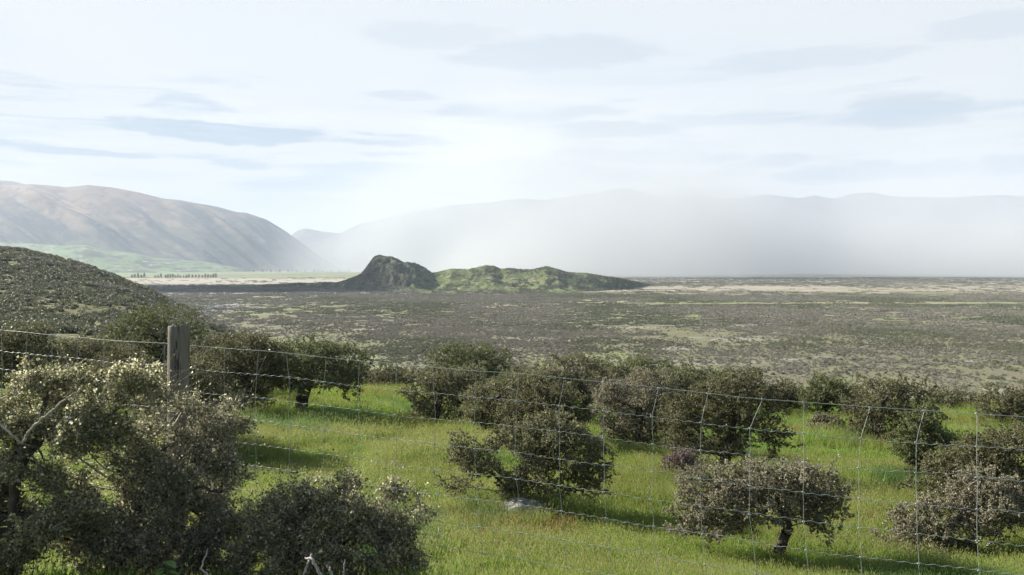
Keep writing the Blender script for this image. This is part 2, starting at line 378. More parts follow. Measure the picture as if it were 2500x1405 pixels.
def col_mat(name, dark, sc1, sc2, bd=1.0, light=None, lo=.48, hi=.62, f=.7):
    m, t, o = mat(name); P = pos(t); cc = t.add('ShaderNodeAttribute', attribute_name='col').outputs['Color']
    n = t.noise(P, sc1, 6, .65); cc = t.mix(t.ss(n, lo, hi, 0, f), cc, dark)
    if light: cc = t.mix(t.ss(t.noise(P, sc2, 5, .6), .55, .7, 0, .6), cc, light)
    principled(t, o, cc, .95, .08, t.noise(P, sc2 * 3, 5, .65), .6, bd); return m
me.materials.append(col_mat('hillside_turf', (.06, .058, .030), .12, .35, .5)); link('hillside', me, kind='structure')

# ---------------------------------------------------------------- the rocky knoll and green mounds on the flat
TOP = [(560, 698), (640, 696), (700, 692), (820, 690), (850, 682), (880, 670), (893, 655), (903, 640), (912, 630), (925, 626), (958, 626), (972, 634), (986, 641), (1015, 643),
       (1035, 652), (1056, 667), (1075, 662), (1100, 656), (1140, 658), (1165, 653), (1185, 647), (1205, 649), (1222, 656), (1250, 655), (1278, 658), (1300, 658), (1335, 650), (1360, 656),
       (1385, 664), (1440, 668), (1480, 674), (1520, 681), (1560, 689), (1600, 697), (1640, 706)]
FRONT = [(560, 702), (700, 702), (820, 705), (900, 711), (1000, 714), (1400, 715), (1500, 709), (1580, 700), (1640, 696)]
uu = np.linspace(560, 1640, 500); vv = np.linspace(0, 1, 150)
U, V_ = np.meshgrid(uu, vv, indexing='ij')
yf = dist(interp(U, FRONT)); yr = np.full_like(U, 2090.0) ; yr = np.maximum(yr, yf + 90); yb = yr + 230
Yk = np.where(V_ < .6, yf + (yr - yf) * (V_ / .6), yr + (yb - yr) * (V_ - .6) / .4)
hr = -(interp(U, TOP) - HZ) / F * yr - PLAIN; hr = np.maximum(hr, .2)
rock = sstep(U, 850, 905) * (1 - sstep(U, 985, 1060))
prof = np.where(V_ < .6, (V_ / .6), (1 - V_) / .4); steep = np.where(V_ < .6, prof ** 1.25, prof ** .8)
bulge = sstep(prof, 0, .85) ** .8
pr = bulge * rock + (1 - rock) * (sstep(steep, 0, 1) * .55 + steep * .45)
Xk = (U - 1250) / F * Yk
kn = (fbm(Xk / 70, Yk / 60, s=91, o=5, g=.55) - .5); rid = np.abs(fbm(Xk / 45, Yk / 110, s=95, o=4) - .5) * 2
env = np.sin(np.clip(prof, 0, 1) * math.pi) ** .7
Zk = PLAIN + hr * pr + env * (kn * 15 - rid * 7 * (1 - rock) + rock * (fbm(Xk / 22, Yk / 30, s=97, o=5, g=.55) - .5) * 20) * np.clip(hr / 40, 0, 1.2)
Zk = np.where((V_ < .001) | (V_ > .999), PLAIN - 2, Zk)
x, y, z = Xk.ravel(), Yk.ravel(), Zk.ravel()
rk = rock.ravel()
C = np.tile(np.array([.10, .125, .045]), (len(x), 1))
C = mixc(C, (.135, .158, .060), sstep(fbm(x / 55, y / 60, z / 20, s=101, o=3), .42, .58))
C = mixc(C, (.055, .06, .032), sstep(fbm(x / 30, y / 34, z / 12, s=103, o=4, g=.6), .50, .58) * .9)
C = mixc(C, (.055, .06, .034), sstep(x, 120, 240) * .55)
C = mixc(C, (.24, .22, .12), sstep(z - PLAIN, 62, 78) * (1 - rk) * .7)
C = mixc(C, (.26, .25, .15), sstep(fbm(x / 18, y / 18, z / 10, s=104), .62, .68) * .7)
rn = fbm(x / 26, y / 26, z / 14, s=107, o=4); C = mixc(C, (.066, .066, .050), np.clip(rk * 1.3 - .35 + (rn - .5) * 2.2, 0, 1) * .8); C = mixc(C, (.16, .15, .14), rk * sstep(fbm(x / 10, y / 20, z / 14, s=105, o=4), .55, .65) * .6)
me = mesh_from('knoll', np.stack([x, y, z], 1), [grid_faces(len(uu), len(vv))[:, ::-1]], [], col=C, smooth=True)
me.materials.append(col_mat('knoll_turf', (.05, .055, .03), .10, .25, 1.5, (.17, .18, .09)))
link('knoll_hill', me, kind='structure')

# ---------------------------------------------------------------- mountain ranges
def range_mesh(name, top, x0, x1, foot, yf, yr, back, n, mv, amp, seed, colf, material, gul=1.0, feather=True):
    uu = np.linspace(x0, x1, n); vv = np.linspace(0, 1, mv); U, V = np.meshgrid(uu, vv, indexing='ij')
    yfr = yf(U); Yd = np.where(V < .75, yfr + (yr - yfr) * (V / .75), yr + back * (V - .75) / .25)
    H = np.maximum(-(interp(U, top) - HZ) / F * yr - PLAIN, 1)
    p = np.where(V < .75, V / .75, (1 - V) / .25)
    X = (U - 1250) / F * Yd
    D = (X + 1.25 * Yd) / (1100 * gul)
    spur = 1 - np.abs(fbm(D, Yd / 6500 + 3, s=seed, o=5, g=.5) - .5) * 2.6
    fine = fbm((X + 1.1 * Yd) / 330, Yd / 1500, s=seed + 50, o=5, g=.58) - .5
    body = .50 * p ** 1.1 + .50 * sstep(p, 0, 1)
    e = np.sin(np.clip(p, 0, 1) * math.pi) ** .8
    Z = PLAIN + H * body + e * amp * H * ((spur - .68) * 1.6 + fine * .55)
    Z = np.where((V < .001) | (V > .999), PLAIN - 10, Z)
    x, y, z = X.ravel(), Yd.ravel(), Z.ravel()
    me = mesh_from(name, np.stack([x, y, z], 1), [grid_faces(n, mv)[:, ::-1]], [], col=colf(x, y, z, H.ravel(), p.ravel()), smooth=True)
    me.materials.append(material); link(name, me, kind='structure')
def col_left(x, y, z, H, p):
    h = (z - PLAIN); d = x + 1.2 * y
    C = np.tile(np.array([.120, .120, .075]), (len(x), 1))
    C = mixc(C, (.235, .155, .095), sstep(h / 1250 + .25 * (fbm(d / 700, y / 2500, s=199) - .5), .38, .80) * .9)
    C = mixc(C, (.30, .21, .14), sstep(fbm(d / 380, y / 1800, h / 300, s=201, o=4), .56, .66) * sstep(h, 300, 800))
    C = mixc(C, (.045, .05, .045), sstep(fbm(d / 240, y / 1300, h / 400, s=203, o=5, g=.6), .50, .60) * (1 - sstep(h, 750, 1150)) * .9)
    C = mixc(C, (.34, .31, .25), sstep(fbm(d / 90, y / 400, h / 200, s=205, o=4), .66, .72) * .35)
    return C
MT = col_mat('tussock_slope', (.065, .062, .045), .006, .012, 20, (.20, .17, .12), .46, .62, .6)
range_mesh('mountain_range', [(-2500, 470), (-1200, 420), (-500, 470), (-200, 452), (0, 453), (75, 449), (120, 452), (160, 457), (215, 451), (270, 457), (340, 470), (400, 486), (440, 488), (520, 503),
            (580, 518), (600, 519), (650, 535), (700, 566), (750, 603), (790, 633), (830, 656), (850, 662), (900, 680)],
           -2500, 905, None, lambda U: interp(U, [(-2500, 7500), (0, 8000), (500, 8900), (800, 10600), (905, 11500)]), 11700, 2500, 620, 150, .15, 301, col_left, MT)
range_mesh('far_mountain', [(-1500, 500), (-400, 415), (-60, 436), (30, 442), (70, 452), (140, 470), (300, 560), (400, 660)], -1500, 400, None, lambda U: U * 0 + 12500, 14500, 1500, 160, 50, .12, 331, col_left, MT)
# green hummocky foothills in front of it
def col_green(x, y, z, H, p):
    C = np.tile(np.array([.15, .21, .085]), (len(x), 1)); C = mixc(C, (.07, .09, .05), sstep(fbm(x / 160, y / 200, z / 60, s=221, o=4, g=.6), .50, .60))
    return mixc(C, (.30, .28, .20), sstep(fbm(x / 90, y / 90, z / 40, s=223), .64, .7))
range_mesh('foothills', [(-1500, 560), (-300, 582), (0, 590), (80, 596), (150, 600), (210, 598), (260, 612), (330, 618), (380, 630), (460, 636), (520, 642), (570, 652), (600, 662)], -1500, 605, None,
           lambda U: interp(U, [(-1500, 5500), (200, 6700), (600, 8300)]), 8700, 900, 300, 70, .22, 351, col_green, col_mat('foothill_turf', (.06, .075, .045), .012, .03, 6, (.22, .24, .13)), .35)
def col_far(x, y, z, H, p): return mixc(np.tile(np.array([.14, .13, .12]), (len(x), 1)), (.07, .07, .07), sstep(fbm(x / 500, y / 500, z / 300, s=231), .45, .6))
FT = col_mat('far_slope', (.08, .08, .08), .004, .01, 20)
range_mesh('distant_range', [(600, 690), (660, 640), (720, 566), (745, 558), (790, 566), (830, 570), (880, 546), (1000, 520), (1100, 501), (1200, 492), (1270, 485), (1330, 489), (1400, 479), (1430, 473), (1460, 471), (1490, 463),
            (1525, 459), (1560, 467), (1600, 478), (1660, 482), (1700, 474), (1740, 484), (1800, 484), (1860, 474), (1900, 476), (1950, 484), (1990, 477), (2040, 485), (2080, 473), (2130, 470), (2175, 480), (2300, 483),
            (2400, 478), (2450, 476), (2500, 480), (2700, 470), (3000, 500), (3800, 480), (4600, 560)], 600, 4600, None, lambda U: U * 0 + 12800, 15500, 1800, 520, 70, .16, 361, col_far, FT)

# ---------------------------------------------------------------- air: haze and the dust blowing off the riverbed
def box(name, lo, hi):
    V = np.array([[x, y, z] for x in (lo[0], hi[0]) for y in (lo[1], hi[1]) for z in (lo[2], hi[2])], float)
    Q = np.array([[0, 1, 3, 2], [4, 6, 7, 5], [0, 4, 5, 1], [2, 3, 7, 6], [0, 2, 6, 4], [1, 5, 7, 3]])
    return mesh_from(name, V, [Q], [])
me = box('haze', (-62000, -62000, -62), (62000, 62000, 1750))
# keep the box below everything: lowest vertex of the ground sheets is above its floor
m = bpy.data.materials.new('haze'); m.use_nodes = True; t = NT(m.node_tree); t.n.clear(); o = t.add('ShaderNodeOutputMaterial')
pv = t.add('ShaderNodeVolumePrincipled'); pv.inputs['Color'].default_value = (.49, .565, .69, 1); pv.inputs['Density'].default_value = 5.0e-5
pv.inputs['Anisotropy'].default_value = .1; t.l.new(pv.outputs[0], o.inputs[1]); me.materials.append(m)
for v in me.vertices:
    if v.co.z < 0: v.co.z = -90
HAZE = link('haze', me, kind='stuff')
me = box('dust_cloud', (-3400, 3450, -61), (11500, 9800, 1500))
m = bpy.data.materials.new('dust'); m.use_nodes = True; t = NT(m.node_tree); t.n.clear(); o = t.add('ShaderNodeOutputMaterial')
P = pos(t); sp = t.add('ShaderNodeSeparateXYZ'); t.l.new(P, sp.inputs[0]); px_, py_, pz_ = sp.outputs
hgt = t.m('ADD', pz_, 60.0)
nz = t.noise(t.vm('MULTIPLY', P, (1 / 1500, 1 / 2600, 1 / 900)), 1.0, 3, .5)
aa_ = t.m('DIVIDE', px_, py_)
lift = t.m('MULTIPLY', t.ss(aa_, .20, -.06), 200.0)
fall = t.m('POWER', 2.718, t.m('MULTIPLY', t.m('DIVIDE', hgt, t.m('ADD', t.m('ADD', 165.0, lift), t.m('MULTIPLY', nz, 280.0))), -1.0))
side = t.ss(aa_, -.33, -.10)
front = t.ss(t.m('SUBTRACT', py_, t.ss(aa_, -.26, .0, 3600.0, 0.0)), 3500, 4700)
top_ = t.ss(pz_, 1450, 700)
backf = t.ss(py_, 9700, 8500)
den = t.m('MULTIPLY', t.m('MULTIPLY', fall, t.m('MULTIPLY', side, front)), t.m('MULTIPLY', top_, backf))
den = t.m('MULTIPLY', den, t.ss(nz, .32, .68, .25, 2.1))
def gs(c, w): return t.m('POWER', 2.718, t.m('MULTIPLY', t.m('POWER', t.m('ABSOLUTE', t.m('DIVIDE', t.m('SUBTRACT', aa_, c), w)), 2.0), -1.0))
plume = t.m('ADD', .92, t.m('SUBTRACT', t.m('MULTIPLY', gs(.17, .10), .9), t.m('MULTIPLY', gs(.37, .085), .42)))
den = t.m('MULTIPLY', t.m('MULTIPLY', den, plume), 1.35e-3)
pv = t.add('ShaderNodeVolumePrincipled'); pv.inputs['Color'].default_value = (.655, .675, .69, 1); t.l.new(den, pv.inputs['Density']); pv.inputs['Anisotropy'].default_value = 0
t.l.new(pv.outputs[0], o.inputs[1]); me.materials.append(m)
link('dust_cloud', me, kind='stuff', label='pale dust storm blowing across the far river flat')

# a lens cloud out of frame to the left: its real shadow darkens the knoll's rocky end and the flat beside it
def cloud(name, target, alt, rx, ry, seed):
    k = alt / sd.z; cx, cyy, cz = target[0] + sd.x * k, target[1] + sd.y * k, target[2] + sd.z * k
    U, V = np.meshgrid(np.linspace(0, 2 * math.pi, 97)[:-1], np.linspace(0, 1, 24), indexing='ij')
    rr = 1 + (fbm(np.cos(U) * 2 + 5, np.sin(U) * 2 + 5, s=seed) - .5) * .35
    V2 = V * math.pi; xx = np.cos(U) * np.sin(V2) * rr * rx; y2 = np.sin(U) * np.sin(V2) * rr * ry; zz = np.cos(V2) * 90
    vs = np.stack([xx.ravel(), y2.ravel(), zz.ravel()], 1); i = np.arange(96)[:, None] * 24 + np.arange(23)[None, :]; j = ((np.arange(96) + 1) % 96)[:, None] * 24 + np.arange(23)[None, :]
    me = mesh_from(name, vs, [np.stack([i, i + 1, j + 1, j], 2).reshape(-1, 4)], [], smooth=True)
    m, t, o = mat('cloud'); principled(t, o, (.85, .86, .88), 1, 0); me.materials.append(m)
    return link(name, me, kind='structure', loc=(cx, cyy, cz))
cloud('cloud', (-800, 2160, -40), 2250, 660, 320, 5)

# ---------------------------------------------------------------- trees: skeleton grown towards points spread through the crown
def colonize(att, start, step, seed, kill=1.15, infl=9.0, maxn=9000):
    rng = np.random.default_rng(seed)
    N = np.zeros((maxn, 3)); par = np.full(maxn, -1); cnt = 0
    for p in start:
        N[cnt] = p; par[cnt] = cnt - 1; cnt += 1
    att = att.copy(); near = np.full(len(att), 0); nd = np.full(len(att), 1e9)
    def upd(a, b):
        nonlocal near, nd
        for c0 in range(a, b, 400):
            S = N[c0:min(b, c0 + 400)]
            d = ((att[:, None, :] - S[None]) ** 2).sum(2); k = d.argmin(1); dm = d[np.arange(len(att)), k]
            better = dm < nd; near = np.where(better, k + c0, near); nd = np.where(better, dm, nd)
    upd(0, cnt)
    for it in range(400):
        if len(att) == 0 or cnt >= maxn - 5: break
        act = nd < (infl * step) ** 2
        if not act.any(): act = nd <= nd.min() * 1.2
        ids = near[act]; d = att[act] - N[ids]; d /= np.linalg.norm(d, axis=1, keepdims=True) + 1e-9
        u, inv = np.unique(ids, return_inverse=True)
        s = np.zeros((len(u), 3)); np.add.at(s, inv, d); s += rng.normal(0, .35, s.shape)
        s /= np.linalg.norm(s, axis=1, keepdims=True) + 1e-9
        new = N[u] + s * step; k = min(len(u), maxn - cnt)
        N[cnt:cnt + k] = new[:k]; par[cnt:cnt + k] = u[:k]; a = cnt; cnt += k; upd(a, cnt)
        keep = nd > (kill * step) ** 2; att, near, nd = att[keep], near[keep], nd[keep]
    return N[:cnt], par[:cnt]

def tree_meshes(name, ells, trunk, seed, step=.11, natt=900, leaf=.03, per=14, tone='olive', gap=.46, twigs=2, tipr=.0035, thick=.02, spread=1.0, maxn=9000, twl=1.0, silver=False, tsig=.2, rag=1.0, stout=1.6, sprays=130):
    """ells: list of (x, y, z, rx, ry, rz) crown clumps in metres from the tree's base; trunk: list of points of the main stem(s)"""
    rng = np.random.default_rng(seed); E = np.array(ells, float)
    vol = E[:, 3] * E[:, 4] * E[:, 5]; pick = rng.choice(len(E), natt * 3, p=vol / vol.sum())
    d = rng.normal(size=(natt * 3, 3)); d /= np.linalg.norm(d, axis=1, keepdims=True)
    r = rng.random(natt * 3) ** .42
    bump = .48 + rag * fbm(d[:, 0] * 2.6 + 9, d[:, 1] * 2.6 + 9 + pick, d[:, 2] * 2.6 + 9, s=seed, o=4, g=.6)
    P = E[pick, :3] + d * (r * bump)[:, None] * E[pick, 3:]
    sc_ = 2.1 / max(.25, np.cbrt(vol.max()))
    q = fbm(P[:, 0] * sc_ + 3, P[:, 1] * sc_ + 3, P[:, 2] * sc_ * 1.2 + 3, s=seed + 3, o=2)
    P = P[q > np.quantile(q, gap)][:natt]; P = P[P[:, 2] > .12]
    tp = [np.array(p, float) for p in trunk]; st = [tp[0]]
    for a, b in zip(tp[:-1], tp[1:]):
        n = max(1, int(np.linalg.norm(b - a) / step))
        for i in range(n): st.append(a + (b - a) * (i + 1) / n + rng.normal(0, step * .12, 3))
    N, par = colonize(P, st, step, seed, maxn=maxn)
    # ragged sprays growing out past the crown's surface
    q2 = np.sqrt((((N[:, None, :] - E[None, :, :3]) / E[None, :, 3:]) ** 2).sum(2)); q_ = q2.min(1); own = q2.argmin(1)
    cand = np.where((q_ > .72) & (N[:, 2] > .3))[0]
    if len(cand) and sprays:
        ch = rng.choice(cand, min(sprays, len(cand)), replace=False); eN = []; eP = []; base_n = len(N)
        for c in ch:
            v = (N[c] - E[own[c], :3]) / E[own[c], 3:]; v = v / (np.linalg.norm(v) + 1e-9) + rng.normal(0, .45, 3) + (0, 0, .35); v /= np.linalg.norm(v); p0 = N[c]; pa = c
            for k in range(int(rng.integers(2, 7))):
                v = v + rng.normal(0, .28, 3); v /= np.linalg.norm(v); p0 = p0 + v * step * .8; eN.append(p0); eP.append(pa); pa = base_n + len(eN) - 1
        N = np.concatenate([N, np.array(eN)]); par = np.concatenate([par, np.array(eP)])
    n = len(N); rad = np.zeros(n); kids = np.zeros(n, int); e = 2.02
    acc = np.zeros(n)
    for i in range(n - 1, 0, -1):
        if kids[i] == 0: acc[i] = tipr ** e
        acc[par[i]] += acc[i]; kids[par[i]] += 1
    rad = acc ** (1 / e); rad = np.minimum(rad, 4 * tipr + (rad - 4 * tipr) * .9)
    thick = min(thick, rad.max() * .45); i = np.arange(1, n); big = rad[i] > thick
    A, B = N[par[i]], N[i]; rp = np.minimum(rad[par[i]], rad[i] * 1.25)
    fat = 1 + (stout - 1) * sstep(rad, thick, thick * 2.2); tv, tq = tubes(A[big], B[big], (rp * fat[par[i]])[big], (rad[i] * fat[i])[big], 7)
    # flare at the foot
    z0 = tp[0][2]; fl = 1 + .5 * np.exp(-np.clip(tv[:, 2] - z0, 0, 9) / .12); c0 = tp[0][:2]
    near0 = tv[:, 2] < z0 + .35; tv[near0, :2] = c0 + (tv[near0, :2] - c0) * fl[near0, None]
    tm = mesh_from(name + '_trunk', tv, [tq], [BARK], smooth=True)
    sm = ~big; sv, sq = tubes(A[sm], B[sm], rp[sm], rad[i][sm], 3)
    # twigs and leaves round every thin node
    thin = np.where((rad < thick * .55) & (np.arange(n) > len(st)))[0]
    dirn = N[thin] - N[par[thin]]; dirn /= np.linalg.norm(dirn, axis=1, keepdims=True) + 1e-9
    tb = np.repeat(thin, twigs); td = np.repeat(dirn, twigs, 0) * .7 + rng.normal(0, .75, (len(tb), 3)); td /= np.linalg.norm(td, axis=1, keepdims=True)
    tl = step * twl * rng.uniform(.5, 1.7, len(tb)) ** 1.2 * np.where(rng.random(len(tb)) < .09, rng.uniform(1.8, 4.2, len(tb)), 1); tipp = N[tb] + td * tl[:, None]
    wv, wq = tubes(N[tb], tipp, np.full(len(tb), tipr * .6), np.full(len(tb), tipr * .25), 3)
    m_ = len(tb) * per // max(1, twigs); k = rng.integers(0, len(tb), m_)
    f = rng.random(m_) ** .7; cen = N[tb[k]] + td[k] * (tl[k] * f)[:, None] + rng.normal(0, step * .16 * spread, (m_, 3))
    s = leaf * rng.uniform(.55, 1.25, m_); n1 = rng.normal(size=(m_, 3)) + td[k] * .6; n1 /= np.linalg.norm(n1, axis=1, keepdims=True)
    n2 = np.cross(n1, rng.normal(size=(m_, 3))); n2 /= np.linalg.norm(n2, axis=1, keepdims=True) + 1e-9
    wd = rng.uniform(.28, .42, m_)[:, None]; n3 = np.cross(n1, n2)
    V = np.stack([cen - n1 * s[:, None] * .5, cen + n2 * s[:, None] * wd + n3 * s[:, None] * .08, cen + n1 * s[:, None] * .5, cen - n2 * s[:, None] * wd + n3 * s[:, None] * .08], 1).reshape(-1, 3)
    Q = (np.arange(m_) * 4)[:, None] + np.arange(4)[None]
    tint = np.clip(rng.normal(.42, tsig, m_) + (rng.random(m_) < .10) * .45 + .35 * (fbm(cen[:, 0] * 3 + 5, cen[:, 1] * 3 + 5, cen[:, 2] * 3 + 5, s=seed + 9, o=2) - .5), 0, 1)
    o1 = len(sv); o2 = o1 + len(wv)
    VV = np.concatenate([sv, wv, V]); mi = np.concatenate([np.zeros(len(sq) + len(wq), int), np.ones(len(Q), int)])
    tn = np.concatenate([np.zeros(len(sq) + len(wq)), tint])
    cm = mesh_from(name + '_crown', VV, [sq, wq + o1, Q + o2], [SILVER if silver else TWIG, LEAF[tone]], mi, tn)
    return tm, cm
def place_tree(name, meshes, loc, label, cat, group, rz=0, s=1.0):
    e = bpy.data.objects.new(name, None); COL.objects.link(e); e.location = loc; e.rotation_euler = (0, 0, rz); e.scale = (s, s, s)
    e['label'] = label; e['category'] = cat
    if group: e['group'] = group
    link('trunk', meshes[0], e); link('crown', meshes[1], e); return e

G_T = 'thorny small-leaved trees standing in the green paddock'
def tree_at(name, base, clumps, trunk, label, seed, yd=None, cat='tree', group=G_T, deep=.9, skirt=None, grow=1.07, **kw):
    """base/clumps/trunk read off the photograph (px), turned into metres at the tree's own distance"""
    if yd is None: bx, by, bz = on_ground(*base)
    else: bx = (base[0] - 1250) / F * yd; by = yd; bz = float(ground(bx, by))
    k = by / F; row0 = HZ - bz * F / by; rng = random.Random(seed)
    E = []
    for c in clumps:
        cx, cyy, rx, ry = c[0], c[1], c[2] * grow, c[3] * grow; dy = c[4] if len(c) > 4 else rng.uniform(-.25, .25) * rx * k
        E.append(((cx - base[0]) * k, dy, (row0 - cyy) * k, rx * k, max(rx, ry) * deep * k, ry * k))
    if skirt is None: skirt = seed not in (11, 12, 13, 14, 18, 27, 41, 42, 43, 33, 34)
    if skirt:   # bushy kinds keep leafy boughs down to the grass
        x0 = min(c[0] - c[2] for c in clumps); x1 = max(c[0] + c[2] for c in clumps); w2 = (x1 - x0) / 2; yb = max(c[1] + c[3] for c in clumps); cm_ = (x0 + x1) / 2
        for fx, fr in ((-.45, .42), (.45, .40), (0, .5)):
            top = max(yb - 12, base[1] - 62); h2 = max(16, (row0 - top) / 2 - 2); E.append(((cm_ + fx * w2 * rng.uniform(.7, 1.2) - base[0]) * k, rng.uniform(-.3, .3) * w2 * k, (row0 - top) * k - h2 * k * .9 + 4 * k, fr * w2 * k * .85, fr * w2 * k * .85, h2 * k * rng.uniform(.6, 1.0)))
    tp = [((q[0] - base[0]) * k, (q[2] if len(q) > 2 else 0), (row0 - q[1]) * k) for q in trunk]; tp[0] = (0, 0, -.12)
    print(name, 'at', round(bx, 1), round(by, 1), round(bz, 1), 'row', round(row0))
    far = sstep(by, 14, 40)
    P = dict(step=.058 + .04 * float(far), natt=int(5200 - 2200 * float(far)), leaf=.034 + .020 * float(far), per=int(26 - 2 * float(far)), tipr=.0026 + .002 * float(far), thick=.022)
    P.update(kw)
    return place_tree(name, tree_meshes(name, E, tp, seed, **P), (bx, by, bz - .05), label, cat, group)

T_ = 'thorn_tree'
tree_at(T_, (1235, 1245), [(1290, 1085, 95, 62), (1395, 1095, 85, 60), (1345, 1040, 80, 40), (1175, 1120, 75, 38), (1120, 1085, 30, 45), (1440, 1165, 48, 45), (1250, 1175, 75, 35), (1330, 1190, 70, 30), (1120, 1185, 55, 20), (1480, 1120, 22, 40)],
        [(1235, 1245), (1240, 1200), (1275, 1150), (1300, 1110)], 'broad brown-green tree in the middle with a pale rock at its foot', 11, tone='brown', gap=.35)
tree_at(T_, (1868, 1362), [(1760, 1180, 95, 50), (1870, 1165, 95, 45), (1970, 1165, 80, 48), (2035, 1205, 42, 48), (1700, 1230, 60, 38), (1850, 1215, 120, 42), (1740, 1270, 70, 25), (1985, 1250, 55, 42), (1660, 1285, 30, 16)],
        [(1868, 1362), (1905, 1330), (1925, 1280), (1900, 1220)], 'low spreading grey-brown tree at the lower right with a forked dark trunk', 12, stout=1.25, tone='grey', gap=.35)
tree_at(T_, (1755, 1168), [(1790, 965, 95, 55), (1850, 1010, 75, 60), (1700, 1000, 80, 55), (1760, 1060, 110, 55), (1880, 1070, 45, 45), (1650, 1050, 45, 45), (1830, 915, 40, 25), (1690, 1090, 45, 28)],
        [(1755, 1168), (1770, 1120), (1785, 1060), (1790, 1000)], 'tall dense dark green tree just beyond the low spreading grey-brown one', 13, tone='olive', gap=.35)
tree_at(T_, (732, 1005), [(770, 880, 95, 52), (690, 890, 85, 55), (640, 910, 45, 35), (840, 895, 70, 45), (760, 915, 85, 25), (870, 950, 32, 22), (665, 925, 40, 30), (790, 850, 60, 22)],
        [(732, 1005), (740, 965), (750, 930), (760, 900)], 'rounded green tree on a short thick trunk casting a dark shadow to its right', 14, deep=1.3, stout=2.2, tone='green', gap=.35)
tree_at(T_, (600, 985), [(590, 860, 75, 50), (545, 900, 60, 55), (640, 900, 50, 50), (600, 830, 50, 25), (600, 945, 60, 25), (500, 880, 40, 50)],
        [(600, 985), (602, 950), (598, 900)], 'dark olive tree left of the rounded green tree and close to it', 15, yd=32, tone='olive', gap=.35)
tree_at(T_, (440, 1130), [(470, 1000, 80, 60), (520, 980, 60, 50), (400, 970, 70, 60), (450, 915, 85, 45)],
        [(440, 1130), (450, 1070), (460, 990)], 'tree half hidden behind the wooden fence post', 16, yd=23.5, deep=1.3, tone='olive', gap=.35)
tree_at(T_, (400, 950), [(420, 770, 65, 30), (350, 790, 70, 38), (440, 815, 55, 45), (380, 840, 100, 45), (300, 830, 60, 38), (470, 800, 28, 30), (330, 880, 80, 40)],
        [(400, 950), (398, 880), (400, 820)], 'tallest olive tree rising behind the top of the fence post', 17, yd=42, tone='green', gap=.35)
tree_at(T_, (68, 985), [(60, 850, 80, 45), (20, 880, 60, 50), (100, 900, 50, 45), (60, 820, 55, 25), (70, 930, 60, 25), (-30, 900, 50, 50)],
        [(68, 985), (70, 950), (62, 900)], 'olive tree at the far left with its dark trunk showing above the grass', 18, yd=31, tone='olive', gap=.35)
tree_at(T_, (1065, 1010), [(1060, 925, 70, 32), (1110, 950, 70, 40), (1030, 955, 45, 38), (1140, 915, 50, 25), (1070, 985, 55, 20)],
        [(1065, 1010), (1070, 985), (1080, 950)], 'low bushy brown tree in front of the tall dark-topped one', 19, yd=34, tone='brown', gap=.35)
tree_at(T_, (1150, 990), [(1130, 862, 70, 28), (1190, 880, 60, 32), (1080, 890, 45, 30), (1150, 910, 95, 38), (1235, 915, 30, 30)],
        [(1150, 990), (1150, 940), (1150, 900)], 'tall dark-topped green tree at the paddock edge standing out against the pale flat', 20, yd=43, tone='green', gap=.35)
tree_at(T_, (1180, 1040), [(1215, 960, 65, 35), (1190, 1000, 55, 35), (1250, 985, 45, 40), (1165, 975, 30, 25), (1275, 930, 45, 28)],
        [(1180, 1040), (1185, 1010), (1200, 975)], 'small brown tree between the low bushy one and the wide middle one', 21, yd=30, tone='brown', gap=.35)
tree_at(T_, (1435, 1005), [(1400, 895, 55, 32), (1330, 925, 55, 35), (1440, 930, 40, 45), (1380, 950, 70, 40), (1300, 940, 40, 40)],
        [(1435, 1005), (1430, 970), (1410, 920)], 'leaning brown tree with a high pointed top at the centre right', 22, yd=36, tone='brown', gap=.35)
tree_at(T_, (1330, 1060), [(1330, 985, 75, 35), (1270, 1010, 60, 35), (1390, 1000, 50, 40), (1310, 950, 55, 22)],
        [(1330, 1060), (1330, 1030), (1330, 1000)], 'olive tree pressed behind the crown of the broad brown-green tree', 23, yd=27, tone='olive', gap=.35)
tree_at(T_, (1560, 1075), [(1560, 960, 80, 40), (1500, 985, 50, 45), (1620, 990, 50, 50), (1570, 1020, 85, 40), (1500, 1040, 35, 22), (1590, 920, 40, 22)],
        [(1560, 1075), (1560, 1040), (1562, 990)], 'many-stemmed grey-green bush tree in the gap right of the centre', 24, yd=28, tone='grey', gap=.35)
tree_at(T_, (1540, 985), [(1500, 905, 45, 25), (1560, 900, 55, 28), (1620, 910, 40, 25), (1550, 930, 90, 30)],
        [(1540, 985), (1540, 940)], 'dark green tree at the paddock edge behind the many-stemmed bush tree', 25, yd=44, tone='green', gap=.35)
tree_at(T_, (1710, 985), [(1705, 912, 45, 25), (1650, 935, 35, 25), (1760, 925, 40, 28), (1705, 945, 75, 28)],
        [(1710, 985), (1708, 940)], 'olive tree showing left above the tall dense dark green one', 26, yd=41, tone='green', gap=.35)
tree_at(T_, (2400, 1352), [(2400, 1215, 80, 38), (2300, 1235, 60, 30), (2480, 1230, 60, 45), (2250, 1290, 65, 35), (2185, 1320, 55, 25), (2225, 1250, 40, 25), (2380, 1270, 60, 35), (2420, 1175, 60, 25), (2430, 1310, 25, 25)],
        [(2400, 1352), (2370, 1325), (2300, 1315), (2330, 1270)], 'sprawling low pale-brown tree at the lower right with a stem bent flat', 27, tone='grey', gap=.34)
tree_at(T_, (2440, 1290), [(2370, 1110, 85, 45), (2460, 1090, 80, 50), (2300, 1150, 60, 50), (2420, 1160, 110, 50), (2530, 1130, 60, 60), (2340, 1190, 55, 35), (2480, 1200, 60, 45), (2240, 1170, 30, 25)],
        [(2440, 1290), (2438, 1240), (2425, 1170)], 'big olive tree cut by the right edge', 28, yd=18.5, tone='olive', gap=.36)
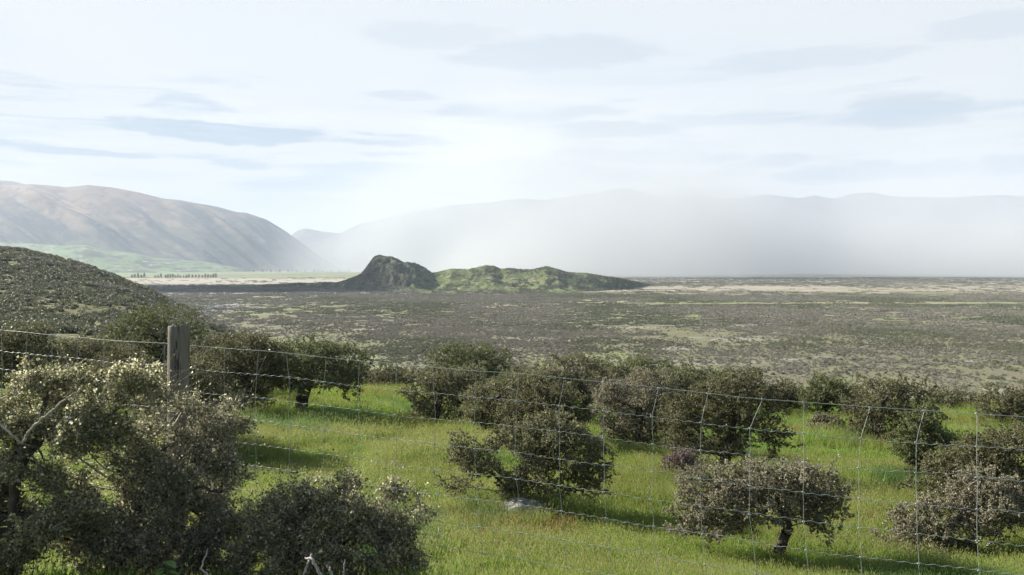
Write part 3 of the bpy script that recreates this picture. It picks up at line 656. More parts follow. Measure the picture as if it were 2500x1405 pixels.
tree_at(T_, (2235, 1130), [(2240, 1035, 38, 32), (2230, 1080, 45, 32), (2270, 1010, 30, 30), (2205, 1095, 28, 20), (2290, 1070, 40, 30)],
        [(2235, 1130), (2238, 1090), (2240, 1060)], 'narrow green tree standing left of the big tree at the right edge', 29, yd=24, tone='green', gap=.35)
tree_at(T_, (2140, 1065), [(2150, 945, 60, 28), (2210, 965, 60, 40), (2110, 985, 55, 35), (2180, 1010, 80, 40), (2130, 1040, 60, 20), (2240, 1000, 40, 35)],
        [(2140, 1065), (2145, 1030), (2155, 980)], 'wide dark tree with greyish lower boughs on the paddock crest at the right', 30, yd=32, tone='olive', gap=.35)
tree_at(T_, (2015, 1005), [(2010, 945, 50, 28), (1970, 970, 40, 28), (2060, 960, 45, 30), (2080, 985, 40, 20)],
        [(2015, 1005), (2013, 970)], 'dark green tree on the crest left of the wide dark one', 31, yd=41, tone='green', gap=.35)
tree_at(T_, (2450, 1035), [(2440, 975, 45, 28), (2490, 985, 50, 38), (2400, 1000, 30, 25), (2460, 1010, 60, 22), (2540, 980, 50, 40)],
        [(2450, 1035), (2450, 1000)], 'dark tree on the far right of the crest', 32, yd=38, tone='olive', gap=.35)
S_ = 'shrub'
tree_at(S_, (1660, 1182), [(1660, 1140, 38, 32), (1640, 1165, 35, 15), (1690, 1160, 22, 22)], [(1660, 1182), (1660, 1160)], 'small purplish half-dead shrub left of the tall dense tree', 33, cat='shrub', group='small shrubs in the paddock', tone='purple', gap=.25, natt=1600, step=.045, twigs=4, per=14)
tree_at(S_, (2020, 1055), [(2020, 1034, 34, 17), (2000, 1042, 22, 12), (2045, 1040, 20, 12)], [(2020, 1055), (2020, 1040)], 'low round pale grey shrub alone on the grass near the crest', 34, cat='shrub', group='small shrubs in the paddock', tone='grey', gap=.2, natt=1600, step=.045)
tree_at(S_, (950, 965), [(945, 920, 40, 25), (985, 925, 30, 22), (915, 930, 25, 20), (960, 940, 45, 18)], [(950, 965), (950, 940)], 'brown shrub at the grass edge left of the tall dark-topped tree', 35, yd=46, cat='shrub', group='shrubs along the paddock edge', tone='brown', gap=.25, natt=2500)
# shrubs and trees filling the edge of the paddock; each with a look or a place of its own
edge = [((560, 960), 38, [(555, 880, 55, 35), (500, 900, 45, 30), (610, 900, 40, 30)], 'green', 'green bushy tree between the post and the rounded green tree'),
        ((250, 960), 39, [(250, 860, 60, 35), (220, 890, 50, 30), (300, 880, 45, 32)], 'olive', 'olive tree left of the tallest one and overlapping it'),
        ((20, 965), 41, [(20, 830, 70, 30), (70, 860, 50, 35), (-40, 860, 50, 35)], 'green', 'green tree crown rising behind the far left olive tree'),
        ((470, 975), 34, [(470, 890, 40, 35), (500, 920, 45, 30)], 'brown', 'brown-leaved tree immediately right of the post behind the fence'),
        ((1480, 1000), 40, [(1470, 925, 45, 30), (1500, 950, 50, 30)], 'olive', 'olive tree filling the gap right of the leaning brown one'),
        ((1645, 1005), 39, [(1640, 935, 40, 28), (1660, 960, 45, 28)], 'brown', 'brown tree behind the right side of the many-stemmed bush tree'),
        ((1250, 985), 40, [(1250, 935, 45, 25), (1290, 950, 40, 25)], 'green', 'green bushy tree just right of the tall dark-topped one'),
        ((190, 960), 37, [(190, 855, 70, 35), (140, 880, 45, 35), (235, 885, 50, 40), (190, 910, 80, 35)], 'brown', 'brown tree at the paddock edge between the far left tree and the tallest one'),
        ((300, 985), 32, [(300, 900, 65, 38), (260, 930, 50, 35), (345, 925, 45, 38)], 'olive', 'bushy tree low to the left of the fence post seen through the netting'),
        ((130, 1000), 27, [(150, 930, 50, 30), (190, 950, 50, 30)], 'green', 'small tree standing between the far left tree and the foreground bush'),
        ((515, 930), 41, [(510, 850, 40, 25), (550, 860, 40, 30), (480, 870, 40, 30), (520, 890, 60, 28)], 'brown', 'brown bush just right of the fence post at the paddock edge'),
        ((660, 945), 44, [(655, 880, 35, 22), (690, 895, 35, 25)], 'olive', 'small dark bush peeping between the dark olive and the rounded green tree'),
        ((1900, 1000), 42, [(1900, 955, 40, 24), (1940, 970, 30, 20), (1870, 965, 30, 20)], 'olive', 'olive bush on the crest right of the tall dense tree'),
        ((2330, 1010), 45, [(2320, 975, 40, 20), (2370, 985, 35, 18), (2290, 985, 30, 18)], 'brown', 'low brown bush on the crest before the far right dark tree'),
        ((1265, 965), 46, [(1265, 915, 35, 18), (1290, 925, 30, 18)], 'olive', 'low dark bush behind the small brown tree at the centre'),
        ((820, 950), 47, [(830, 905, 40, 18), (870, 915, 35, 18)], 'olive', 'low dark bush behind the right side of the rounded green tree'),
        ((-90, 960), 34, [(-90, 850, 70, 45), (-40, 880, 50, 45)], 'olive', 'olive tree beyond the left edge'),
        ((2620, 1120), 27, [(2620, 990, 70, 50), (2570, 1020, 50, 50)], 'olive', 'olive tree beyond the right edge')]
for q, (b, yd, cl, tone, lab) in enumerate(edge):
    tree_at(S_ if q in (10, 11, 12, 13, 14, 15) else T_, b, cl, [b, (b[0], b[1] - 30), (cl[0][0], cl[0][1] + 10)], lab, 60 + q, yd=yd, tone=tone, gap=.34, natt=2600,
            cat='shrub' if q in (10, 11, 12, 13, 14, 15) else 'tree', group='shrubs along the paddock edge' if q in (10, 11, 12, 13, 14, 15) else G_T)

# foreground bushes, leaf by leaf
FG = dict(step=.021, leaf=.0175, per=15, twigs=4, rag=1.15, sprays=420, stout=1.3, grow=1.05, tipr=.0014, tsig=.30, silver=True, thick=.0075, maxn=16000, spread=1.7, twl=2.2)
G_F = 'twiggy bushes growing beside the fence'
tree_at('foreground_bush', (15, 1400), [(230, 920, 110, 45, .1), (110, 975, 90, 50, .1), (290, 985, 60, 60, .1), (40, 1035, 70, 40, 0), (190, 1060, 100, 60, 0), (60, 1130, 90, 60, -.1), (240, 1150, 75, 65, -.1), (130, 1230, 120, 60, -.1), (30, 1290, 90, 80, 0), (170, 1310, 120, 60, .05), (210, 1220, 90, 60, .1), (300, 1100, 50, 60, .1), (60, 930, 60, 35, .15), (300, 930, 45, 28, .1), (350, 1390, 60, 40, 0), (-120, 1100, 120, 150, 0), (60, 1390, 90, 50, 0)],
        [(15, 1400), (25, 1150), (58, 1085), (110, 1040)], 'pale-leaved twiggy bush at the left edge with a bare silvery forked branch', 41, yd=4.6, cat='bush', group=G_F, tone='pale', gap=.70, natt=13000, **FG)
FG2 = dict(FG); FG2.update(leaf=.0165, per=12)
tree_at('foreground_bush', (268, 1415), [(490, 1005, 85, 36, 0), (420, 1060, 80, 50, 0), (520, 1040, 70, 65, 0), (470, 1130, 105, 70, 0), (560, 1130, 45, 45, 0), (385, 1200, 90, 60, -.1), (520, 1230, 80, 50, 0), (300, 1290, 90, 60, -.1), (430, 1310, 90, 60, -.1), (380, 1110, 60, 60, .1), (560, 1330, 60, 55, 0), (350, 1030, 40, 30, 0), (500, 1400, 80, 50, 0), (590, 1240, 35, 30, 0), (560, 1010, 45, 40, 0), (535, 965, 35, 26, .1)],
        [(268, 1415), (300, 1330), (350, 1200), (400, 1120)], 'dark twiggy bush rising in front of the fence post', 42, yd=4.9, cat='bush', group=G_F, tone='silver', gap=.70, natt=13000, **FG2)
tree_at('foreground_bush', (800, 1560), [(760, 1190, 70, 30, 0), (840, 1215, 110, 45, 0), (950, 1235, 70, 45, 0), (720, 1260, 90, 50, 0), (860, 1290, 120, 60, -.1), (980, 1330, 50, 55, 0), (720, 1360, 110, 70, -.1), (880, 1390, 110, 60, -.15), (640, 1300, 60, 60, 0), (800, 1330, 110, 70, .1), (620, 1400, 70, 60, 0), (1010, 1400, 40, 30, 0)],
        [(800, 1560), (800, 1450), (805, 1360)], 'low pale-tipped rounded bush at the bottom, right of the dark twiggy one', 43, yd=4.75, cat='bush', group=G_F, tone='pale', gap=.66, natt=13000, **FG)

# limbs of the two near bushes that show in front of their leaves
def limb(parent, pts, r0, r1, mtl):
    q0 = np.array(parent.location); W = np.array([[(p[0] - 1250) / F * p[2], p[2], -(p[1] - HZ) / F * p[2]] for p in pts]) - q0
    tt = np.linspace(0, len(W) - 1, len(W) * 7); P3 = np.stack([np.interp(tt, range(len(W)), W[:, i]) for i in range(3)], 1); P3[1:-1] = (P3[:-2] + P3[1:-1] * 2 + P3[2:]) / 4
    P3 += (np.random.default_rng(len(pts)).random(P3.shape) - .5) * r0 * 1.3
    v, q = polytube(P3, np.linspace(r0, r1, len(P3)), 8); link('branch', mesh_from('branch', v, [q], [mtl], smooth=True), parent)
FGB = [o for o in COL.objects if o.name.startswith('foreground_bush')]
limb(FGB[0], [(20, 1420, 4.5), (25, 1250, 4.45), (45, 1150, 4.4), (52, 1085, 4.35)], .026, .014, BARK)
limb(FGB[0], [(52, 1085, 4.35), (75, 1045, 4.33), (120, 1010, 4.33), (160, 975, 4.35), (200, 950, 4.4)], .0085, .004, SILVER)
limb(FGB[0], [(52, 1085, 4.35), (25, 1060, 4.3), (0, 1035, 4.3), (-40, 1000, 4.3)], .0075, .004, SILVER)
limb(FGB[0], [(60, 1090, 4.36), (90, 1090, 4.4), (110, 1130, 4.4)], .009, .004, BARK)
limb(FGB[1], [(255, 1440, 4.75), (275, 1370, 4.75), (310, 1290, 4.75), (335, 1210, 4.8), (380, 1130, 4.85)], .040, .018, BARK)
limb(FGB[1], [(262, 1362, 4.72), (225, 1345, 4.65), (200, 1318, 4.6), (150, 1302, 4.55), (105, 1303, 4.5)], .012, .006, BARK)
limb(FGB[1], [(310, 1290, 4.75), (400, 1230, 4.7), (480, 1190, 4.7), (540, 1200, 4.7)], .016, .007, BARK)
# ---------------------------------------------------------------- fence
m, t, o = mat('galvanised_wire'); P = pos(t)
principled(t, o, t.mix(t.noise(P, 25, 3), (.22, .245, .245), (.37, .40, .40)), .45, .5, metal=.35); WIRE = m
m, t, o = mat('weathered_post'); g = t.add('ShaderNodeTexCoord').outputs['Object']
st_ = t.vm('MULTIPLY', g, (1.0, 1.0, .06)); n = t.noise(st_, 70, 6, .7); cr = t.noise(st_, 48, 4, .6, .8)
crack = t.ss(cr, .59, .66)
c = t.mix(n, (.085, .075, .062), (.235, .215, .185)); c = t.mix(t.ss(t.noise(g, 9, 3), .5, .7, 0, .4), c, (.17, .13, .09)); c = t.mix(t.m('MULTIPLY', crack, .8), c, (.02, .018, .015))
principled(t, o, c, .9, .15, t.m('SUBTRACT', n, t.m('MULTIPLY', crack, 1.6)), .9, .006); POSTM = m
fe = bpy.data.objects.new('wire_fence', None); COL.objects.link(fe)
fe['label'] = 'wire netting stock fence with one weathered round post at the left'; fe['category'] = 'fence'
def sp_px(x): return 50 + .01145 * x
def yfen(x): return .150 * F / sp_px(x)
TOPW = [(-700, 742), (0, 806), (290, 833), (410, 838), (437, 840), (510, 848), (640, 857), (880, 882), (1160, 906), (1280, 914), (1480, 934), (1725, 961), (1860, 975), (2120, 995), (2385, 1010), (2500, 1017), (3300, 1055)]
CUM = [0, 1.04, 2.02, 3.02, 4.01, 4.95, 6.0, 7.0]
def wire_pt(x, k):
    yd = yfen(x); row = float(interp(x, TOPW)) + CUM[k] * sp_px(x) * (1 if x > 437 or k < 1 else .96)
    return np.array([(x - 1250) / F * yd, yd, -(row - HZ) / F * yd])
fe.location = (0, yfen(1250), -1.8); FO = np.array(fe.location)
bx0, bx1 = -700, 3300
rng = np.random.default_rng(5)
for k in range(8):
    xs_ = np.linspace(bx0, bx1, 1500); Pw = np.array([wire_pt(x, k) for x in xs_])
    L = np.concatenate([[0], np.cumsum(np.linalg.norm(np.diff(Pw, axis=0), axis=1))])
    kink = 0 if k == 0 else 1
    Pw[:, 2] += (.0022 * kink + .0008) * np.sin(L * 2 * math.pi / .062) + (fbm(L * 2.2, L * 0 + k, s=7, o=3) - .5) * (.022 if k else .010)
    Pw[:, 1] += (fbm(L * 1.7, L * 0 + k + 9, s=8, o=2) - .5) * .03
    v, q = polytube(Pw - FO, .0016 if k in (0, 5) else .00135, 5)
    link('line_wire', mesh_from('line_wire', v, [q], [WIRE], smooth=True), fe)
STAYS = [(-560, -560, -560), (-470, -472, -470), (-380, -380, -381), (-290, -290, -292), (-205, -205, -205), (-130, -131, -130), (-62, -62, -64), (5, 7, 8), (68, 64, 66), (128, 130, 130), (190, 188, 190), (256, 255, 254), (326, 325, 326), (402, 400, 400), (480, 478, 476), (548, 547, 547), (632, 625, 625), (700, 706, 704), (796, 791, 791), (878, 877, 878), (968, 967, 966),
         (1056, 1062, 1077), (1162, 1159, 1178), (1268, 1261, 1277), (1379, 1366, 1382), (1472, 1474, 1493), (1608, 1591, 1608), (1728, 1709, 1727), (1861, 1831, 1853), (1961, 1961, 1981), (2124, 2097, 2110), (2256, 2237, 2253),
         (2384, 2384, 2400), (2530, 2515, 2530), (2660, 2655, 2670), (2800, 2790, 2800), (2950, 2940, 2950), (3110, 3100, 3110)]
for (a_, b_, c_) in STAYS:
    pts = []
    for k in range(8):
        x = a_ if k == 0 else (b_ + rng.normal(0, 1.5) if k < 5 else b_ + (c_ - b_) * (k - 4) / 3)
        pts.append(wire_pt(x, k) + np.array([0, -.004, 0]))
    pts = np.array(pts); fine = []
    for i_ in range(7):
        for s_ in np.linspace(0, 1, 8, endpoint=False):
            s2 = s_ * s_ * (3 - 2 * s_) * .6 + s_ * .4; fine.append(pts[i_] * (1 - s2) + pts[i_ + 1] * s2)
    fine.append(pts[7]); fine = np.array(fine); fine[:, 0] += (fbm(np.arange(len(fine)) * .22, a_ * .1, s=2) - .5) * .010
    parts = [polytube(fine - FO, .00115, 5)]
    for k in range(8):
        p = pts[k] - FO; parts.append(polytube([p + (-.006, .003, 0), p + (-.003, -.001, .004), p + (.003, -.001, -.004), p + (.006, .003, 0)], [.0018, .003, .003, .0018], 5))
    v, q = join(parts); link('stay_wire', mesh_from('stay_wire', v, [q], [WIRE], smooth=True), fe)
# the post
py_ = yfen(437) - .085; ptop = np.array([0.0]); tx = (437 - 1250) / F * py_; topz = -(795 - HZ) / F * py_; botx = (433 - 1250) / F * py_
gz = float(ground(tx, py_)) - .15; r0 = .067; H_ = topz - gz
th = np.linspace(0, 2 * math.pi, 49)[:-1]; zz = np.concatenate([np.linspace(0, H_ - .012, 60), [H_ - .004]])
TH, ZZ = np.meshgrid(th, zz, indexing='ij')
rr = r0 * (1 + .02 * (fbm(np.cos(TH) * 3 + 4, np.sin(TH) * 3 + 4, ZZ * 1.2, s=3) - .5)) - .006 * sstep(fbm(np.cos(TH) * 9 + 9, np.sin(TH) * 9 + 9, ZZ * .5, s=6, o=2), .60, .70)
rr = np.where(ZZ > H_ - .006, rr - .004, rr)
lean = (botx - tx) / .9
X3 = rr * np.cos(TH) + (ZZ - H_) * -lean; Y3 = rr * np.sin(TH); Z3 = ZZ + (.006 * np.cos(TH * 1 + 1) + .004 * fbm(np.cos(TH) * 6, np.sin(TH) * 6, s=4)) * (ZZ > H_ - .02)
V = np.stack([X3.ravel(), Y3.ravel(), Z3.ravel()], 1); nz_ = len(zz); i = np.arange(48)[:, None] * nz_ + np.arange(nz_ - 1)[None]; j = ((np.arange(48) + 1) % 48)[:, None] * nz_ + np.arange(nz_ - 1)[None]
Q = np.stack([i, j, j + 1, i + 1], 2).reshape(-1, 4); cidx = len(V); V = np.concatenate([V, [[0, 0, H_ - .006]]])
ti = np.arange(48) * nz_ + nz_ - 1; tj = ((np.arange(48) + 1) % 48) * nz_ + nz_ - 1
cap = np.stack([ti, tj, np.full(48, cidx)], 1)
V[:, 0] += tx - FO[0]; V[:, 1] += py_ - FO[1]; V[:, 2] += gz - FO[2]
po = link('post', mesh_from('post', V, [Q, cap], [POSTM], smooth=True), fe, label='weathered grey round wooden post')
# staples holding the wires to the post
for k in range(8):
    p = wire_pt(437, k) - FO; p = p + np.array([0, -.012, 0])
    v, q = polytube([p + (-.008, .012, .003), p + (-.008, -.002, .003), p + (.008, -.002, -.003), p + (.008, .012, -.003)], .002, 5)
    link('staple', mesh_from('staple', v, [q], [WIRE]), po)

# ---------------------------------------------------------------- rocks, sticks, nettle
m, t, o = mat('pale_rock'); P = pos(t)
principled(t, o, t.mix(t.ss(t.noise(P, 7, 5, .65), .4, .62), (.15, .145, .13), (.33, .31, .28)), .9, .2, t.noise(P, 14, 6, .65), .8, .04); ROCK = m
def rock_mesh(name, r, seed, fl=.6):
    U, V = np.meshgrid(np.linspace(0, 2 * math.pi, 41)[:-1], np.linspace(.02, .98, 20) * math.pi, indexing='ij')
    d = np.stack([np.cos(U) * np.sin(V), np.sin(U) * np.sin(V), np.cos(V)], 2)
    k = .7 + .7 * fbm(d[..., 0] * 1.5 + 5, d[..., 1] * 1.5 + 5, d[..., 2] * 1.5 + 5, s=seed, o=4)
    k = np.round(k * 9) / 9 * .5 + k * .5
    v = (d * k[..., None] * r * np.array([1.2, .9, fl])).reshape(-1, 3); i = np.arange(40)[:, None] * 20 + np.arange(19)[None]; j = ((np.arange(40) + 1) % 40)[:, None] * 20 + np.arange(19)[None]
    Q = np.stack([i, i + 1, j + 1, j], 2).reshape(-1, 4); n = len(v); v = np.concatenate([v, [v[::20].mean(0)], [v[19::20].mean(0)]])
    a = np.arange(40) * 20; b = ((np.arange(40) + 1) % 40) * 20
    return mesh_from(name, v, [Q, np.stack([a, b, np.full(40, n)], 1)[:, ::-1], np.stack([a + 19, b + 19, np.full(40, n + 1)], 1)], [ROCK])
x, y, z = on_ground(1278, 1262)
for k, (px, py, r, lab) in enumerate([(1275, 1262, .40, 'large pale lichened rock at the foot of the broad middle tree'), (1308, 1266, .14, 'small pale rock touching the right side of the large one'),
                                      (2054, 1120, .10, 'white stone lying alone in the open grass on the right'), (2076, 1068, .07, 'tiny pale stone near the fallen stick on the crest')]):
    x, y, z = on_ground(px, py); link('rock', rock_mesh('rock', r, 400 + k), loc=(x, y, z + r * .25), label=lab, cat='rock', group='rocks in the grass')
def stick(name, pts, r, label, yd=None, mtl=DEADWOOD, group=None):
    w_ = [np.array([(p[0] - 1250) / F * p[2], p[2], -(p[1] - HZ) / F * p[2]]) for p in pts]
    n_ = len(w_) * 6; tt = np.linspace(0, len(w_) - 1, n_); Wp = np.array([[np.interp(q, range(len(w_)), [p[i] for p in w_]) for i in range(3)] for q in tt])
    Wp += (np.random.default_rng(len(label)).random(Wp.shape) - .5) * r * .8; b0 = Wp[0].copy()
    v, q = polytube(Wp - b0, np.linspace(r, r * .45, n_), 7); return link(name, mesh_from(name, v, [q], [mtl], smooth=True), loc=b0, label=label, cat='branch', group=group)
x, y, z = on_ground(2095, 1072); k_ = F / y
stick('fallen_branch', [(2066, HZ - (z + .03) * k_, y), (2080, HZ - (z + .12) * k_, y + .05), (2096, HZ - (z + .05) * k_, y)], .03, 'short pale fallen branch lying on the crest beside the crossing wires')
GB = 'bare grey dead branches at the bottom edge'
stick('dead_branch', [(725, 1475, 4.2), (735, 1420, 4.2), (752, 1375, 4.2), (762, 1352, 4.25)], .009, 'dead grey branch leaning right at the foot of the rounded bush', group=GB)
stick('dead_branch', [(800, 1475, 4.15), (785, 1410, 4.15), (762, 1366, 4.15), (745, 1362, 4.2)], .010, 'dead grey branch bent left over its leaning neighbour', group=GB)
stick('dead_branch', [(822, 1480, 4.2), (812, 1405, 4.2), (800, 1380, 4.2)], .011, 'short thick dead grey stub right of the bent branch', group=GB)
stick('dead_branch', [(850, 1480, 4.2), (838, 1400, 4.2), (843, 1366, 4.2)], .007, 'thin upright dead grey twig, rightmost of the dead branches', group=GB)
stick('dead_branch', [(540, 1500, 4.3), (505, 1400, 4.3), (490, 1390, 4.3), (508, 1340, 4.3)], .007, 'thin brown dead stem standing left of the rounded bush', group=GB)
# the silvery forked branch of the left bush is laid over its crown as part of the bush
# nettle
m = leaf_mat('nettle_leaf', [(0, (.10, .17, .04)), (1, (.22, .30, .11))], .3)
ne = bpy.data.objects.new('nettle', None); COL.objects.link(ne); ne.location = ((405 - 1250) / F * 4.25, 4.25, -1.78); ne['label'] = 'bright green serrated nettle shoot below the fence post'; ne['category'] = 'plant'
nh = 1.78 - (1372 - HZ) / F * 4.25
v, q = polytube([(0, 0, 0), (.01, 0, nh * .5), (0, 0, nh)], .0035, 6); link('stem', mesh_from('stem', v, [q], [m], tint=np.full(len(q), .2)), ne)
rg = random.Random(3)
for k in range(13):
    a0 = k * 2.4; L = .03 + .030 * (1 if k < 9 else .5) * rg.uniform(.8, 1.2); h0 = nh - .02 * (k % 5) - (.07 if k < 5 else 0); d = np.array([math.cos(a0), math.sin(a0) * .8, .25 if k > 8 else .1]); sdn = np.array([-math.sin(a0), math.cos(a0), 0])
    rows = 9; vs = []
    for i_ in range(rows):
        f = i_ / (rows - 1); wdt = L * .34 * math.sin(math.pi * min(1, f * .9 + .08)) ** .8 * (1 + .18 * (i_ % 2)); c0 = np.array([0, 0, h0]) + d * L * (f + .15) + np.array([0, 0, -L * .5 * f * f])
        vs += [c0 - sdn * wdt + (0, 0, .004), c0 - (0, 0, .002), c0 + sdn * wdt + (0, 0, .004)]
    qs = [[i_ * 3 + j_, i_ * 3 + j_ + 1, i_ * 3 + j_ + 4, i_ * 3 + j_ + 3] for i_ in range(rows - 1) for j_ in (0, 1)]
    link('leaf', mesh_from('nettle_leaf', np.array(vs), [np.array(qs)], [m], tint=np.full(len(qs), rg.uniform(.3, 1))), ne)

# ---------------------------------------------------------------- scattered ground cover (geometry nodes): grass, scrub
def scatter(name, pts, scl, rot, idx, protos, label=None, cat=None):
    me = bpy.data.meshes.new(name); me.vertices.add(len(pts)); me.vertices.foreach_set('co', np.asarray(pts, np.float32).ravel())
    a = me.attributes.new('scl', 'FLOAT_VECTOR', 'POINT'); a.data.foreach_set('vector', np.asarray(scl, np.float32).ravel())
    a = me.attributes.new('rot', 'FLOAT_VECTOR', 'POINT'); a.data.foreach_set('vector', np.asarray(rot, np.float32).ravel())
    a = me.attributes.new('idx', 'INT', 'POINT'); a.data.foreach_set('value', np.asarray(idx, np.int32))
    col = bpy.data.collections.new(name + '_kinds')
    for i, pm in enumerate(protos): col.objects.link(bpy.data.objects.new('%s_kind_%02d' % (name, i), pm))
    g = bpy.data.node_groups.new(name, 'GeometryNodeTree'); g.interface.new_socket('Geometry', in_out='INPUT', socket_type='NodeSocketGeometry'); g.interface.new_socket('Geometry', in_out='OUTPUT', socket_type='NodeSocketGeometry')
    N = g.nodes; gi = N.new('NodeGroupInput'); go = N.new('NodeGroupOutput'); ip = N.new('GeometryNodeInstanceOnPoints'); ci = N.new('GeometryNodeCollectionInfo')
    ci.inputs[0].default_value = col; ci.inputs['Separate Children'].default_value = True; ci.inputs['Reset Children'].default_value = True
    def na(nm, ty): n = N.new('GeometryNodeInputNamedAttribute'); n.data_type = ty; n.inputs[0].default_value = nm; return n.outputs[0]
    g.links.new(gi.outputs[0], ip.inputs['Points']); g.links.new(ci.outputs[0], ip.inputs['Instance']); ip.inputs['Pick Instance'].default_value = True
    g.links.new(na('idx', 'INT'), ip.inputs['Instance Index']); g.links.new(na('scl', 'FLOAT_VECTOR'), ip.inputs['Scale'])
    er = N.new('FunctionNodeEulerToRotation'); g.links.new(na('rot', 'FLOAT_VECTOR'), er.inputs[0]); g.links.new(er.outputs[0], ip.inputs['Rotation'])
    g.links.new(ip.outputs[0], go.inputs[0])
    o = link(name, me, kind='stuff', label=label, cat=cat); md = o.modifiers.new('scatter', 'NODES'); md.node_group = g; return o

# grass blades
m, t, o = mat('grass_blade'); P = pos(t)
a = t.add('ShaderNodeAttribute', attribute_name='tint').outputs['Fac']
base = t.ramp(a, [(0, (.064, .160, .011)), (.5, (.158, .300, .022)), (.8, (.24, .36, .043)), (.9, (.30, .31, .11)), (1, (.42, .37, .20))])
cool = t.ss(t.noise(P, .22, 3, .6), .53, .64); base = t.mix(t.m('MULTIPLY', cool, .7), base, (.085, .185, .060))
yel = t.ss(t.noise(t.vm('ADD', P, (31, 7, 0)), .16, 4, .6), .46, .62); base = t.mix(t.m('MULTIPLY', yel, .45), base, (.23, .26, .05))
red = t.ss(t.noise(t.vm('ADD', P, (12, 45, 3)), .20, 5, .65, .6), .60, .69); base = t.mix(t.m('MULTIPLY', red, .65), base, (.26, .115, .05))
p = t.add('ShaderNodeBsdfPrincipled'); t.l.new(base, p.inputs['Base Color']); p.inputs['Roughness'].default_value = .45; p.inputs['Specular IOR Level'].default_value = .3
tr = t.add('ShaderNodeBsdfTranslucent'); t.l.new(base, tr.inputs[0]); mx = t.add('ShaderNodeMixShader'); mx.inputs[0].default_value = .45
t.l.new(p.outputs[0], mx.inputs[1]); t.l.new(tr.outputs[0], mx.inputs[2]); t.l.new(mx.outputs[0], o.inputs[0]); GRASS = m
def tuft(name, nb, rad_, h, wdt, seed, heads=.15, dry=.0):
    rg = np.random.default_rng(seed); V = []; Q = []; tn = []
    for b in range(nb):
        a0 = rg.uniform(0, 6.28); r = rad_ * math.sqrt(rg.random()); bx, by = r * math.cos(a0), r * math.sin(a0); hh = h * rg.uniform(.5, 1.1); head = rg.random() < heads
        if head: hh *= 1.35
        la = rg.uniform(0, 6.28); lean = rg.uniform(.1, .55) * hh; fa = rg.uniform(0, 6.28); sx_, sy_ = math.cos(fa), math.sin(fa); w0 = wdt * rg.uniform(.6, 1.2) * (.5 if head else 1); o_ = len(V)
        lv = [0, .4, .75, 1.0]; ww = [1, .85, .55, .1]
        for f, q_ in zip(lv, ww):
            cx, cy2, cz = bx + math.cos(la) * lean * f ** 2, by + math.sin(la) * lean * f ** 2, hh * f * (1 - .12 * f) - .02
            V += [(cx - sx_ * w0 * q_, cy2 - sy_ * w0 * q_, cz), (cx + sx_ * w0 * q_, cy2 + sy_ * w0 * q_, cz)]
        tt = rg.uniform(.1, .78) if rg.random() > dry else rg.uniform(.85, 1)
        for i_ in range(3): Q.append([o_ + i_ * 2, o_ + i_ * 2 + 1, o_ + i_ * 2 + 3, o_ + i_ * 2 + 2]); tn.append(min(1, tt + .08 * i_))
        if head:
            o_ = len(V); hl = .038 * rg.uniform(.7, 1.3); hw = .0045
            V += [(cx, cy2, cz - .01), (cx - hw, cy2, cz + hl * .5), (cx, cy2 + .0, cz + hl), (cx + hw, cy2, cz + hl * .5)]; Q.append([o_, o_ + 3, o_ + 2, o_ + 1]); tn.append(rg.uniform(.88, 1))
            o_ = len(V); V += [(cx, cy2, cz - .01), (cx, cy2 - hw, cz + hl * .5), (cx, cy2 + .0, cz + hl), (cx, cy2 + hw, cz + hl * .5)]; Q.append([o_, o_ + 3, o_ + 2, o_ + 1]); tn.append(rg.uniform(.88, 1))
    return mesh_from(name, np.array(V), [np.array(Q)], [GRASS], tint=np.array(tn))
tufts = [tuft('tuft', 28, .16, .20, .0045, s, .30, .08) for s in range(4)] + [tuft('tall_tuft', 26, .15, .34, .005, 10 + s, .38, .20) for s in range(3)]
rng = np.random.default_rng(77)
def wedge(n, y0, y1, m_=1.0, pad=4):
    yy = y0 + (y1 - y0) * rng.random(n); xx = (rng.random(n) * 2 - 1) * (.72 * m_ * yy + pad); return xx, yy, (.72 * yy + pad) / (.72 * y1 + pad)
P_, S1, R1, I1 = [], [], [], []
for (n, y0, y1, bs) in ((6000, 3.0, 8, .55), (32000, 8, 16, .9), (46000, 16, 28, 1.15), (50000, 28, 60, 1.45)):
    xx, yy, pr_ = wedge(n, y0, y1, 1.0, 5); kk = rng.random(n) < pr_; xx, yy = xx[kk], yy[kk]; n = len(xx)
    tall = (fbm(xx * .35, yy * .35, s=88, o=3) > .52) & (yy > 9); bsz = bs * rng.uniform(.7, 1.25, n) * (.72 + .5 * fbm(xx * .5, yy * .5, s=89))
    P_.append(np.stack([xx, yy, ground(xx, yy)], 1)); S1.append(np.stack([bsz * 1.1, bsz * 1.1, bsz * .9], 1)); R1.append(np.stack([rng.normal(0, .08, n), rng.normal(0, .08, n), rng.random(n) * 6.28], 1))
    I1.append(np.where(tall, rng.integers(4, 7, n), rng.integers(0, 4, n)))
scatter('paddock_grass', np.concatenate(P_), np.concatenate(S1), np.concatenate(R1), np.concatenate(I1), tufts, 'bright green seeding grass covering the sloping paddock', 'grass')

